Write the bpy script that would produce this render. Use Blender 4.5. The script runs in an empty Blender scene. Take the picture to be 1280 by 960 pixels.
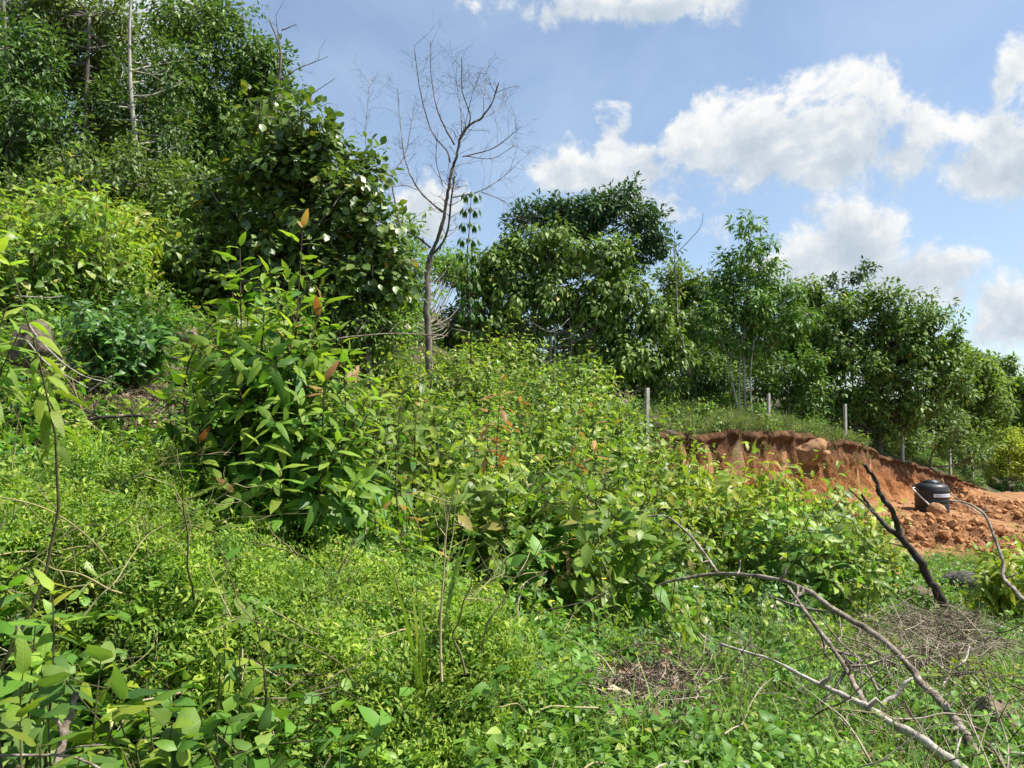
import bpy, math, random
import numpy as np

SEED = 11
rng = np.random.default_rng(SEED)
random.seed(SEED)
scene = bpy.context.scene
col = scene.collection
R = math.radians
# ------------------------------------------------------------------ camera
EYE = np.array([0.0, 0.0, 1.6])
F = 962.0                      # focal length in pixels of a 1280 px wide picture
PITCH = math.atan(40 / F)
cam_data = bpy.data.cameras.new("camera")
cam_data.sensor_width = 36.0
cam_data.lens = 36.0 * F / 1280.0
cam_data.clip_start = 0.05
cam_data.clip_end = 3000.0
cam = bpy.data.objects.new("camera", cam_data)
col.objects.link(cam)
cam.location = EYE
cam.rotation_euler = (R(90) + PITCH, 0, 0)
scene.camera = cam
CP, SP = math.cos(PITCH), math.sin(PITCH)


def at(u, v, Y):
    """world point on the line of sight of photo pixel (u, v) at forward distance Y"""
    dx, dy = (u - 640) / F, (480 - v) / F
    t = Y / (CP - dy * SP)
    return EYE + t * np.array([dx, CP - dy * SP, SP + dy * CP])


def project(P):
    P = np.asarray(P, float) - EYE
    dep = P[..., 1] * CP + P[..., 2] * SP
    up = -P[..., 1] * SP + P[..., 2] * CP
    dep = np.where(dep < 0.05, 0.05, dep)
    return 640 + F * P[..., 0] / dep, 480 - F * up / dep


# ------------------------------------------------------------------ light and sky
SUN_EL, SUN_AZ = R(58), R(96)      # azimuth measured from +Y (the view) towards +X
SKY_STRENGTH = 0.087
scene.view_settings.view_transform = 'Standard'
scene.view_settings.look = 'None'
scene.view_settings.exposure = 1.0
scene.view_settings.gamma = 1.0
sun_data = bpy.data.lights.new("sun", 'SUN')
sun_data.energy = 4.6
sun_data.angle = R(0.53)
sun_data.color = (1.0, 0.95, 0.86)
sun = bpy.data.objects.new("sun", sun_data)
col.objects.link(sun)
sun.rotation_euler = (R(90) - SUN_EL, 0, -SUN_AZ + math.pi)
sun.location = (30, 10, 60)
SUN_DIR = np.array([math.sin(SUN_AZ) * math.cos(SUN_EL), math.cos(SUN_AZ) * math.cos(SUN_EL), math.sin(SUN_EL)])
from mathutils import Vector
sun.rotation_euler = Vector(SUN_DIR).to_track_quat('Z', 'Y').to_euler()

world = bpy.data.worlds.new("World")
scene.world = world
world.use_nodes = True
nt = world.node_tree
nt.nodes.clear()


class NG:
    def __init__(self, nt):
        self.nt = nt

    def n(self, typ, **kw):
        nd = self.nt.nodes.new(typ)
        for k, v in kw.items():
            setattr(nd, k, v)
        return nd

    def l(self, a, b):
        self.nt.links.new(a, b)

    def put(self, sock, v):
        if isinstance(v, (int, float, tuple, list)):
            sock.default_value = v
        elif v is not None:
            self.nt.links.new(v, sock)

    def m(self, op, a, b=None, c=None, clamp=False):
        nd = self.n('ShaderNodeMath', operation=op, use_clamp=clamp)
        for i, v in enumerate((a, b, c)):
            self.put(nd.inputs[i], v)
        return nd.outputs[0]

    def noise(self, vec, scale, detail=4, rough=0.55, dist=0.0):
        nd = self.n('ShaderNodeTexNoise')
        if vec is not None:
            self.l(vec, nd.inputs['Vector'])
        nd.inputs['Scale'].default_value = scale
        nd.inputs['Detail'].default_value = detail
        nd.inputs['Roughness'].default_value = rough
        nd.inputs['Distortion'].default_value = dist
        return nd

    def smooth(self, v, lo, hi, a=0.0, b=1.0):
        nd = self.n('ShaderNodeMapRange', interpolation_type='SMOOTHSTEP')
        self.put(nd.inputs[0], v)
        for i, x in enumerate((lo, hi, a, b)):
            nd.inputs[i + 1].default_value = x
        return nd.outputs[0]

    def mix(self, fac, a, b, blend='MIX'):
        nd = self.n('ShaderNodeMix', data_type='RGBA', blend_type=blend)
        self.put(nd.inputs[0], fac)
        for s, v in ((nd.inputs[6], a), (nd.inputs[7], b)):
            if isinstance(v, tuple):
                s.default_value = (*v[:3], 1)
            else:
                self.l(v, s)
        return nd.outputs[2]

    def ramp(self, fac, stops, interp='LINEAR'):
        nd = self.n('ShaderNodeValToRGB')
        cr = nd.color_ramp
        cr.interpolation = interp
        while len(cr.elements) < len(stops):
            cr.elements.new(0.5)
        for e, (p, c) in zip(cr.elements, stops):
            e.position = p
            e.color = (*c[:3], 1)
        self.put(nd.inputs[0], fac)
        return nd.outputs[0]


g = NG(nt)
tc = g.n('ShaderNodeTexCoord')
sky = g.n('ShaderNodeTexSky', sky_type='NISHITA')
sky.sun_disc = False
sky.sun_elevation = SUN_EL
sky.sun_rotation = SUN_AZ
sky.altitude = 100
sky.air_density = 1.0
sky.dust_density = 0.7
sky.ozone_density = 1.2
D3 = tc.outputs['Generated']
warp = g.noise(D3, 9.0, 3, 0.55)
wv = g.n('ShaderNodeVectorMath', operation='SUBTRACT')
g.l(warp.outputs['Color'], wv.inputs[0])
wv.inputs[1].default_value = (0.5, 0.5, 0.5)
ws = g.n('ShaderNodeVectorMath', operation='SCALE')
g.l(wv.outputs[0], ws.inputs[0])
ws.inputs['Scale'].default_value = 0.1
wd = g.n('ShaderNodeVectorMath', operation='ADD')
g.l(D3, wd.inputs[0])
g.l(ws.outputs[0], wd.inputs[1])
sx = g.n('ShaderNodeSeparateXYZ')
g.l(wd.outputs[0], sx.inputs[0])
az = g.m('ARCTAN2', sx.outputs[0], sx.outputs[1])
el = g.m('ARCSINE', sx.outputs[2])
# clouds: (u, v, half width, half height, weight) where the photograph shows them, then others all round the sky
clouds = []
for (u, v, ru, rv, w) in [(742, 212, 72, 42, 1), (795, 208, 44, 36, 1), (768, 172, 40, 46, .8), (985, 185, 150, 62, 1), (1045, 155, 75, 52, 1), (925, 178, 34, 28, .6),
                          (1268, 175, 62, 70, 1), (1260, 100, 34, 36, .8), (1040, 325, 75, 45, 1), (1130, 350, 90, 38, .9), (1275, 392, 60, 42, .9),
                          (800, 0, 250, 36, .8), (530, 262, 62, 46, .9), (165, 40, 85, 75, 1.0), (1010, 240, 40, 35, .5), (1190, 372, 50, 24, .5)]:
    p = at(u, v, 10) - EYE
    p /= np.linalg.norm(p)
    clouds.append((math.atan2(p[0], p[1]), math.asin(p[2]), 1.02 * ru / F, 1.12 * rv / F, w))
crng = random.Random(4)
for k in range(9):
    a0 = R(50) + k * R(29) + crng.uniform(-.1, .1)
    if a0 > math.pi:
        a0 -= 2 * math.pi
    clouds.append((a0, R(crng.uniform(10, 38)), crng.uniform(.16, .28), crng.uniform(.06, .1), 1))
field = None
under = None
for (a0, e0, ra, re, w) in clouds:
    da = g.m('MULTIPLY', g.m('SUBTRACT', az, a0), 1 / ra)
    de = g.m('MULTIPLY', g.m('SUBTRACT', el, e0), 1 / re)
    d = g.m('SQRT', g.m('ADD', g.m('MULTIPLY', da, da), g.m('MULTIPLY', de, de)))
    f = g.m('MULTIPLY_ADD', d, -1.0, w)
    w_ = g.m('POWER', g.m('MAXIMUM', g.m('ADD', f, 0.8), 0.0), 3.0)
    if field is None:
        field, num, den = f, g.m('MULTIPLY', w_, de), w_
    else:
        field = g.m('SMOOTH_MAX', field, f, 0.25)
        num = g.m('MULTIPLY_ADD', w_, de, num)
        den = g.m('ADD', den, w_)
under = g.m('DIVIDE', num, g.m('ADD', den, 0.01))
cn = g.noise(D3, 11.0, 11, 0.64, 0.25)
off = g.n('ShaderNodeVectorMath', operation='ADD')
g.l(D3, off.inputs[0])
off.inputs[1].default_value = tuple(SUN_DIR * 0.035)
cn2 = g.noise(off.outputs[0], 11.0, 5, 0.64, 0.25)
dens = g.m('ADD', g.m('MULTIPLY', field, 1.5), g.m('MULTIPLY', g.m('SUBTRACT', cn.outputs[0], 0.5), 4.6))
cover = g.smooth(dens, -0.1, 0.6)
hi = g.noise(D3, 4.0, 6, 0.6, 0.6)
veil = g.smooth(hi.outputs[0], 0.40, 0.78, 0.20, 0.5)
lit = g.m('SUBTRACT', cn.outputs[0], cn2.outputs[0])
shade = g.m('ADD', g.m('MULTIPLY', lit, 2.2), g.m('MULTIPLY', under, 0.34))
thick = g.smooth(dens, 0.35, 1.3)
shade = g.m('SUBTRACT', shade, g.m('MULTIPLY', thick, 0.25))
ccol = g.ramp(g.smooth(shade, -0.65, 0.45), [(0.0, (3.0, 3.55, 4.1)), (0.5, (4.1, 4.45, 4.8)), (1.0, (5.7, 5.7, 5.65))])
base = g.mix(veil, sky.outputs[0], (3.4, 4.3, 5.5))
skyc = g.mix(cover, base, ccol)
bg = g.n('ShaderNodeBackground')
bg.inputs['Strength'].default_value = SKY_STRENGTH
g.l(skyc, bg.inputs['Color'])
wo = g.n('ShaderNodeOutputWorld')
g.l(bg.outputs[0], wo.inputs['Surface'])


# ------------------------------------------------------------------ materials
def new_mat(name):
    m = bpy.data.materials.new(name)
    m.use_nodes = True
    m.node_tree.nodes.clear()
    return m, NG(m.node_tree)


def leaf_mat(name, cols, trans=0.42, rough=0.42, tcol=(1.2, 1.3, 0.5), spec=0.5, veins=False, gain=1.0):
    m, q = new_mat(name)
    cols = [(p_, tuple(min(.5, 1.32 * gain * x_) for x_ in c_)) for p_, c_ in cols]
    oi = q.n('ShaderNodeObjectInfo')
    ge = q.n('ShaderNodeNewGeometry')
    r = q.m('FRACT', q.m('ADD', q.m('MULTIPLY', oi.outputs['Random'], 3.71), ge.outputs['Random Per Island']))
    c = q.ramp(r, cols)
    pos = q.noise(ge.outputs['Position'], 2.3, 3, 0.6)
    v = q.smooth(pos.outputs[0], 0.3, 0.7, 0.8, 1.22)
    r2 = q.m('FRACT', q.m('MULTIPLY', oi.outputs['Random'], 17.3))
    hv = q.n('ShaderNodeHueSaturation')
    q.l(c, hv.inputs['Color'])
    q.l(q.m('MULTIPLY', v, q.m('MULTIPLY_ADD', r2, .45, .8)), hv.inputs['Value'])
    q.l(q.m('MULTIPLY_ADD', oi.outputs['Random'], .03, .481), hv.inputs['Hue'])
    c = hv.outputs[0]
    nor = None
    if veins:
        to = q.n('ShaderNodeTexCoord')
        sp = q.n('ShaderNodeSeparateXYZ')
        q.l(to.outputs['Object'], sp.inputs[0])
        ax = q.m('ABSOLUTE', sp.outputs[0])
        mid = q.smooth(ax, 0.006, 0.016, 1, 0)
        sv = q.m('FRACT', q.m('MULTIPLY', q.m('SUBTRACT', sp.outputs[1], q.m('MULTIPLY', ax, 0.8)), 9.0))
        side = q.smooth(q.m('ABSOLUTE', q.m('SUBTRACT', sv, 0.5)), 0.0, 0.12, 0.55, 0)
        vv = q.m('MAXIMUM', mid, side)
        lt = q.mix(1.0, c, (1.5, 1.4, 1.3), 'MULTIPLY')
        c = q.mix(q.m('MULTIPLY', vv, 0.6), c, lt)
        bp = q.n('ShaderNodeBump')
        bp.inputs['Strength'].default_value = 0.35
        bp.inputs['Distance'].default_value = 0.01
        q.l(q.m('SUBTRACT', 1.0, vv), bp.inputs['Height'])
        nor = bp.outputs[0]
    pb = q.n('ShaderNodeBsdfPrincipled')
    q.l(c, pb.inputs['Base Color'])
    pb.inputs['Roughness'].default_value = rough + .1
    pb.inputs['Specular IOR Level'].default_value = spec * .7
    if nor is not None:
        q.l(nor, pb.inputs['Normal'])
    tr = q.n('ShaderNodeBsdfTranslucent')
    q.l(q.mix(1.0, c, tcol, 'MULTIPLY'), tr.inputs['Color'])
    mx = q.n('ShaderNodeMixShader')
    mx.inputs[0].default_value = trans
    q.l(pb.outputs[0], mx.inputs[1])
    q.l(tr.outputs[0], mx.inputs[2])
    out = q.n('ShaderNodeOutputMaterial')
    q.l(mx.outputs[0], out.inputs[0])
    return m


def rough_mat(name, cols, scale=6.0, rough=0.9, bump=0.5, bdist=0.02, stretch=(1, 1, 1), obj=True, detail=6, spec=0.25, island=0.0):
    m, q = new_mat(name)
    to = q.n('ShaderNodeTexCoord')
    mp = q.n('ShaderNodeMapping')
    q.l(to.outputs['Object'], mp.inputs[0])
    mp.inputs['Scale'].default_value = stretch
    a = q.noise(mp.outputs[0], scale, detail, 0.6, 0.3)
    b = q.noise(mp.outputs[0], scale * 5.3, 4, 0.6)
    f = q.m('ADD', q.m('MULTIPLY', a.outputs[0], 0.7), q.m('MULTIPLY', b.outputs[0], 0.3))
    if island:
        ge = q.n('ShaderNodeNewGeometry')
        f = q.m('ADD', f, q.m('MULTIPLY', q.m('SUBTRACT', ge.outputs['Random Per Island'], 0.5), island))
    c = q.ramp(q.smooth(f, 0.28, 0.72), cols)
    pb = q.n('ShaderNodeBsdfPrincipled')
    q.l(c, pb.inputs['Base Color'])
    pb.inputs['Roughness'].default_value = rough
    pb.inputs['Specular IOR Level'].default_value = spec
    bp = q.n('ShaderNodeBump')
    bp.inputs['Strength'].default_value = bump
    bp.inputs['Distance'].default_value = bdist
    q.l(f, bp.inputs['Height'])
    q.l(bp.outputs[0], pb.inputs['Normal'])
    out = q.n('ShaderNodeOutputMaterial')
    q.l(pb.outputs[0], out.inputs[0])
    return m


M = {}
M['thicket'] = leaf_mat('thicket_leaf', [(0, (.055, .11, .02)), (.3, (.095, .17, .028)), (.65, (.145, .23, .038)), (.93, (.215, .29, .055)), (1, (.25, .22, .06))], rough=.36, spec=.65)
M['thicket_tip'] = leaf_mat('thicket_tip_leaf', [(0, (.14, .25, .03)), (.6, (.21, .30, .04)), (.9, (.26, .30, .05)), (1, (.30, .2, .05))], rough=.35)
M['thicket2'] = leaf_mat('yellow_green_leaf', [(0, (.10, .18, .02)), (.4, (.17, .25, .025)), (.8, (.24, .31, .032)), (1, (.29, .3, .04))], rough=.32, spec=.7)
M['weed'] = leaf_mat('weed_leaf', [(0, (.045, .10, .022)), (.5, (.085, .165, .032)), (1, (.15, .235, .05))], rough=.42, spec=.5)
M['creeper'] = leaf_mat('creeper_leaf', [(0, (.10, .165, .02)), (.5, (.175, .245, .03)), (.93, (.25, .30, .045)), (1, (.3, .26, .08))], rough=.5)
M['creeper_old'] = leaf_mat('creeper_older_leaf', [(0, (.06, .12, .02)), (.6, (.11, .18, .028)), (1, (.18, .24, .04))], rough=.5)
M['dark'] = leaf_mat('dark_glossy_leaf', [(0, (.025, .07, .016)), (.6, (.04, .11, .02)), (1, (.07, .16, .025))], trans=.25, rough=.33)
M['hero'] = leaf_mat('large_leaf', [(0, (.045, .12, .016)), (.5, (.08, .18, .02)), (.85, (.13, .24, .025)), (1, (.19, .27, .03))], trans=.42, rough=.38, veins=True)
M['hero_young'] = leaf_mat('large_young_leaf', [(0, (.11, .20, .026)), (.6, (.155, .25, .032)), (1, (.21, .28, .04))], trans=.48, rough=.4, veins=True)
M['hero_fill'] = leaf_mat('large_fill_leaf', [(0, (.04, .11, .016)), (.6, (.07, .16, .02)), (1, (.12, .22, .025))], trans=.35, rough=.38)
M['red'] = leaf_mat('red_flush_leaf', [(0, (.22, .12, .04)), (.5, (.27, .16, .06)), (1, (.28, .22, .06))], trans=.4, rough=.4, tcol=(1.3, .9, .5))
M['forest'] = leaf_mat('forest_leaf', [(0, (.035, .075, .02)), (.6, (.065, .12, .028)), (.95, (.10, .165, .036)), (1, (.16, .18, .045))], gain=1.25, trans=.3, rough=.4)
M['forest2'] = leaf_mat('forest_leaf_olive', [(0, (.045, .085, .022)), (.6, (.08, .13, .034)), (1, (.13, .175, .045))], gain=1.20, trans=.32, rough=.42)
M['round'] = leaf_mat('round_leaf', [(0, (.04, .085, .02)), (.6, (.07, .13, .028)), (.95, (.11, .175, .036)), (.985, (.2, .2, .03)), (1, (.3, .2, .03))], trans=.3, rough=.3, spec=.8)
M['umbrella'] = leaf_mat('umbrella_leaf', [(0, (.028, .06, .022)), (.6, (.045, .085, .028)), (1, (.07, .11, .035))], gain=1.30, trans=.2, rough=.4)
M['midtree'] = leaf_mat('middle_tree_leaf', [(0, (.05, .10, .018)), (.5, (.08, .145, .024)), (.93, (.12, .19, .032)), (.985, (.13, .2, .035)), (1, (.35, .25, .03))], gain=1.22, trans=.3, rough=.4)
M['feather'] = leaf_mat('feathery_leaf', [(0, (.06, .12, .025)), (.5, (.10, .165, .034)), (1, (.16, .22, .045))], trans=.4, rough=.5)
M['bright'] = leaf_mat('bright_hill_leaf', [(0, (.16, .23, .03)), (.5, (.23, .29, .035)), (1, (.31, .34, .05))], trans=.4, rough=.5)
M['grass'] = leaf_mat('grass_blade', [(0, (.08, .17, .025)), (.6, (.14, .25, .035)), (.9, (.2, .28, .05)), (1, (.3, .26, .12))], trans=.4, rough=.45)
M['bankgrass'] = leaf_mat('bank_grass_blade', [(0, (.07, .105, .035)), (.6, (.115, .155, .05)), (1, (.24, .22, .11))], trans=.35, rough=.55)
M['stem'] = rough_mat('green_stem', [(0, (.05, .05, .02)), (1, (.11, .10, .04))], 20, .7, .2)
M['vine'] = rough_mat('vine_stem', [(0, (.10, .10, .04)), (.5, (.2, .2, .08)), (1, (.34, .28, .15))], 8, .7, .2, island=.7)
M['darkstem'] = rough_mat('dark_stem', [(0, (.035, .022, .015)), (1, (.08, .055, .035))], 20, .7, .2)
M['bark'] = rough_mat('grey_bark', [(0, (.06, .05, .04)), (.5, (.15, .13, .105)), (1, (.30, .28, .24))], 5, .9, .7, .02, (1, 1, .35))
M['palebark'] = rough_mat('pale_bark', [(0, (.16, .14, .11)), (.5, (.34, .32, .27)), (1, (.52, .50, .44))], 4, .9, .6, .02, (1, 1, .4))
M['deadbark'] = rough_mat('dead_tree_bark', [(0, (.06, .048, .04)), (.5, (.15, .125, .105)), (1, (.32, .29, .25))], 6, .9, .7, .02, (1, 1, .4))
M['deadwood'] = rough_mat('weathered_branch', [(0, (.06, .045, .035)), (.45, (.19, .15, .115)), (1, (.44, .40, .34))], 16, .9, .9, .02, (1, 1, 1))
M['palewood'] = rough_mat('pale_branch', [(0, (.14, .11, .085)), (.45, (.36, .32, .27)), (1, (.60, .56, .50))], 16, .85, .9, .015)
M['charred'] = rough_mat('charred_branch', [(0, (.018, .014, .012)), (.6, (.05, .04, .035)), (1, (.14, .12, .10))], 12, .8, .6, .01)
M['twig'] = rough_mat('dead_twig', [(0, (.05, .035, .025)), (.5, (.14, .105, .075)), (1, (.36, .30, .23))], 7, .9, .3, .01, island=.7)
M['litterleaf'] = leaf_mat('dead_leaf', [(0, (.10, .06, .035)), (.5, (.21, .14, .09)), (1, (.38, .30, .22))], trans=.1, rough=.8, tcol=(1, .9, .7), spec=.2)
M['concrete'] = rough_mat('concrete_post', [(0, (.24, .23, .20)), (.6, (.42, .40, .36)), (1, (.54, .52, .47))], 9, .9, .3, .01)
M['rock'] = rough_mat('brown_rock', [(0, (.05, .04, .03)), (.5, (.11, .085, .065)), (1, (.22, .18, .145))], 5, .9, 1.0, .05)
M['tanrock'] = rough_mat('tan_rock', [(0, (.16, .115, .075)), (1, (.32, .25, .18))], 5, .9, .6, .03)
M['clayrock'] = rough_mat('clay_boulder', [(0, (.20, .10, .048)), (.5, (.29, .16, .08)), (1, (.37, .23, .125))], 4, .95, .7, .04)
M['clod'] = rough_mat('clay_clod', [(0, (.23, .095, .038)), (.5, (.34, .155, .06)), (1, (.44, .24, .11))], 6, .95, .6, .03, island=.5)
M['log'] = rough_mat('grey_log', [(0, (.02, .018, .016)), (.5, (.10, .092, .08)), (1, (.27, .25, .22))], 7, .95, 1.0, .08, (.35, 3, 4))
M['termite'] = rough_mat('dry_brush_earth', [(0, (.09, .065, .045)), (1, (.25, .19, .14))], 14, .95, .9, .03)


def earth_mat(horizons=False):
    m, q = new_mat('soil_horizons' if horizons else 'red_earth')
    ge = q.n('ShaderNodeNewGeometry')
    P = ge.outputs['Position']
    mp = q.n('ShaderNodeMapping')
    q.l(P, mp.inputs[0])
    mp.inputs['Scale'].default_value = (1, 1, .16)
    a = q.noise(mp.outputs[0], 2.6, 9, .66, .6)
    b = q.noise(P, 9, 6, .65)
    f = q.m('ADD', q.m('MULTIPLY', a.outputs[0], .65), q.m('MULTIPLY', b.outputs[0], .35))
    c = q.ramp(q.smooth(f, .33, .68), [(0, (.085, .036, .018)), (.3, (.165, .072, .033)), (.55, (.26, .125, .055)), (.8, (.35, .185, .088)), (1, (.43, .27, .15))])
    if horizons:   # dark topsoil, red subsoil, paler weathered clay below
        dp = q.n('ShaderNodeAttribute', attribute_name='depth')
        dj = q.m('ADD', dp.outputs['Fac'], q.m('MULTIPLY', q.m('SUBTRACT', a.outputs[0], .5), .55))
        hz = q.ramp(dj, [(0, (.06, .038, .024)), (.2, (.10, .05, .026)), (.36, (.19, .068, .025)), (.65, (.32, .122, .04)), (1, (.43, .21, .085))])
        c = q.mix(.62, c, hz)
    dk = q.noise(mp.outputs[0], 3.1, 5, .6, 1.0)
    c = q.mix(q.smooth(dk.outputs[0], .56, .72, 0, .65), c, (.12, .06, .035))
    pb = q.n('ShaderNodeBsdfPrincipled')
    q.l(c, pb.inputs['Base Color'])
    pb.inputs['Roughness'].default_value = .95
    pb.inputs['Specular IOR Level'].default_value = .15
    bp = q.n('ShaderNodeBump')
    bp.inputs['Strength'].default_value = 1.0
    bp.inputs['Distance'].default_value = .25
    q.l(f, bp.inputs['Height'])
    q.l(bp.outputs[0], pb.inputs['Normal'])
    o = q.n('ShaderNodeOutputMaterial')
    q.l(pb.outputs[0], o.inputs[0])
    return m


def ground_mat():
    m, q = new_mat('hillside_soil')
    ge = q.n('ShaderNodeNewGeometry')
    P = ge.outputs['Position']
    a = q.noise(P, 1.3, 6, .62, .4)
    b = q.noise(P, 22, 5, .65, .4)
    f = q.m('ADD', q.m('MULTIPLY', a.outputs[0], .4), q.m('MULTIPLY', b.outputs[0], .6))
    c = q.ramp(q.smooth(f, .35, .66), [(0, (.022, .017, .011)), (.4, (.055, .042, .026)), (.75, (.12, .092, .06)), (1, (.20, .16, .11))])
    gr = q.noise(P, 3.0, 5, .6)
    c = q.mix(q.smooth(gr.outputs[0], .42, .6, 0, .8), c, (.045, .075, .018))
    at_ = q.n('ShaderNodeAttribute', attribute_name='red')
    ec = q.ramp(q.smooth(f, .35, .66), [(0, (.13, .058, .026)), (.5, (.27, .135, .06)), (1, (.40, .24, .13))])
    c = q.mix(at_.outputs['Fac'], c, ec)
    pb = q.n('ShaderNodeBsdfPrincipled')
    q.l(c, pb.inputs['Base Color'])
    pb.inputs['Roughness'].default_value = .95
    pb.inputs['Specular IOR Level'].default_value = .15
    bp = q.n('ShaderNodeBump')
    bp.inputs['Strength'].default_value = .8
    bp.inputs['Distance'].default_value = .06
    q.l(f, bp.inputs['Height'])
    q.l(bp.outputs[0], pb.inputs['Normal'])
    o = q.n('ShaderNodeOutputMaterial')
    q.l(pb.outputs[0], o.inputs[0])
    return m


M['earth'] = earth_mat()
M['bank'] = earth_mat(True)
M['ground'] = ground_mat()

# ------------------------------------------------------------------ geometry helpers
UP = np.array([0, 0, 1.0])


def unit(a):
    a = np.asarray(a, float)
    return a / np.maximum(np.linalg.norm(a, axis=-1, keepdims=True), 1e-9)


class MB:
    """collects triangles, links them as ONE mesh object"""

    def __init__(self):
        self.V, self.T, self.I, self.n = [], [], [], 0

    def add(self, vt, mi=0):
        v, t = vt
        if len(v) == 0:
            return self
        self.V.append(np.asarray(v, np.float32).reshape(-1, 3))
        self.T.append(np.asarray(t, np.int32).reshape(-1, 3) + self.n)
        self.I.append(np.full(len(self.T[-1]), mi, np.int32))
        self.n += len(self.V[-1])
        return self

    def mesh(self, name, mats, smooth=True):
        V, T, I = np.concatenate(self.V), np.concatenate(self.T), np.concatenate(self.I)
        me = bpy.data.meshes.new(name)
        me.vertices.add(len(V))
        me.vertices.foreach_set('co', V.ravel())
        me.loops.add(len(T) * 3)
        me.loops.foreach_set('vertex_index', T.ravel())
        me.polygons.add(len(T))
        me.polygons.foreach_set('loop_start', np.arange(0, len(T) * 3, 3, dtype=np.int32))
        me.polygons.foreach_set('material_index', I)
        me.polygons.foreach_set('use_smooth', np.full(len(T), smooth, bool))
        for m in (mats if isinstance(mats, (list, tuple)) else [mats]):
            me.materials.append(m)
        me.update(calc_edges=True)
        return me

    def build(self, name, mats, parent=None, smooth=True):
        return link(name, self.mesh(name, mats, smooth), parent)


def link(name, data, parent=None):
    o = bpy.data.objects.new(name, data)
    col.objects.link(o)
    if parent is not None:
        o.parent = parent
    return o


def tag(o, label=None, cat=None, group=None, kind=None):
    for k, v in (('label', label), ('category', cat), ('group', group), ('kind', kind)):
        if v:
            o[k] = v
    return o


def empty(name, loc=(0, 0, 0), rz=0.0, s=1.0):
    o = link(name, None)
    o.location = tuple(float(x) for x in loc)
    o.rotation_euler = (0, 0, rz)
    o.scale = (s, s, s)
    o.empty_display_size = 0.1
    return o


def copy_tree(o, parent=None):
    c = o.copy()
    col.objects.link(c)
    c.parent = parent
    for ch in KIDS.get(o.name, []) or [x for x in o.children]:
        copy_tree(ch, c)
    return c


KIDS = {}


def tube(pts, rad, sides=6, cap=True):
    P = np.asarray(pts, float)
    n = len(P)
    rad = np.broadcast_to(np.asarray(rad, float), (n,))
    T = np.zeros_like(P)
    T[1:-1] = P[2:] - P[:-2]
    T[0], T[-1] = P[1] - P[0], P[-1] - P[-2]
    T = unit(T)
    a = np.array([1.0, 0, 0]) if abs(T[0, 0]) < .8 else np.array([0, 1.0, 0])
    X = unit(np.cross(T[0], a))
    fr = []
    for i in range(n):
        X = unit(X - T[i] * np.dot(X, T[i]))
        fr.append((X, np.cross(T[i], X)))
    th = np.linspace(0, 2 * math.pi, sides, endpoint=False)
    V = np.concatenate([P[i] + rad[i] * (np.outer(np.cos(th), fr[i][0]) + np.outer(np.sin(th), fr[i][1])) for i in range(n)])
    t = []
    for i in range(n - 1):
        for k in range(sides):
            k2 = (k + 1) % sides
            a0, b0, c0, d0 = i * sides + k, i * sides + k2, (i + 1) * sides + k2, (i + 1) * sides + k
            t += [(a0, b0, c0), (a0, c0, d0)]
    if cap:
        V = np.vstack([V, P[0], P[-1]])
        e0, e1 = n * sides, n * sides + 1
        for k in range(sides):
            k2 = (k + 1) % sides
            t += [(e0, k2, k), (e1, (n - 1) * sides + k, (n - 1) * sides + k2)]
    return V, np.array(t)


def spline(pts, per=4):
    """Catmull-Rom through the points"""
    P = np.asarray(pts, float)
    if len(P) < 3:
        return P
    Q = np.vstack([2 * P[0] - P[1], P, 2 * P[-1] - P[-2]])
    out = []
    for i in range(1, len(Q) - 2):
        p0, p1, p2, p3 = Q[i - 1:i + 3]
        for t in np.linspace(0, 1, per, endpoint=False):
            out.append(.5 * ((2 * p1) + (-p0 + p2) * t + (2 * p0 - 5 * p1 + 4 * p2 - p3) * t * t + (-p0 + 3 * p1 - 3 * p2 + p3) * t ** 3))
    out.append(P[-1])
    return np.array(out)


def leaf_tpl(w=.42, segs=4, droop=.25, fold=.25, peak=.42, wave=0.0, pet=0.0):
    """unit-length leaf along +Y, face up +Z: midrib, two half blades"""
    ts = np.linspace(0, 1, segs + 1)
    k = math.log(.5) / math.log(peak)
    V, rows = [], []
    for i, t in enumerate(ts):
        y = pet + (1 - pet) * t
        z = -droop * y * y
        if i in (0, segs):
            V.append((0, y, z))
            rows.append([len(V) - 1])
        else:
            hw = w / 2 * math.sin(math.pi * t ** k) ** .85
            zz = z + fold * hw + wave * math.sin(i * 2.3)
            V += [(-hw, y, zz), (0, y, z), (hw, y, z + fold * hw - wave * math.sin(i * 2.3))]
            rows.append([len(V) - 3, len(V) - 2, len(V) - 1])
    T = []
    for i in range(segs):
        a, b = rows[i], rows[i + 1]
        if len(a) == 1 and len(b) == 3:
            T += [(a[0], b[1], b[0]), (a[0], b[2], b[1])]
        elif len(a) == 3 and len(b) == 3:
            T += [(a[0], a[1], b[1]), (a[0], b[1], b[0]), (a[1], a[2], b[2]), (a[1], b[2], b[1])]
        elif len(a) == 3:
            T += [(a[0], a[1], b[0]), (a[1], a[2], b[0])]
    return np.array(V, float), np.array(T)


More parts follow.
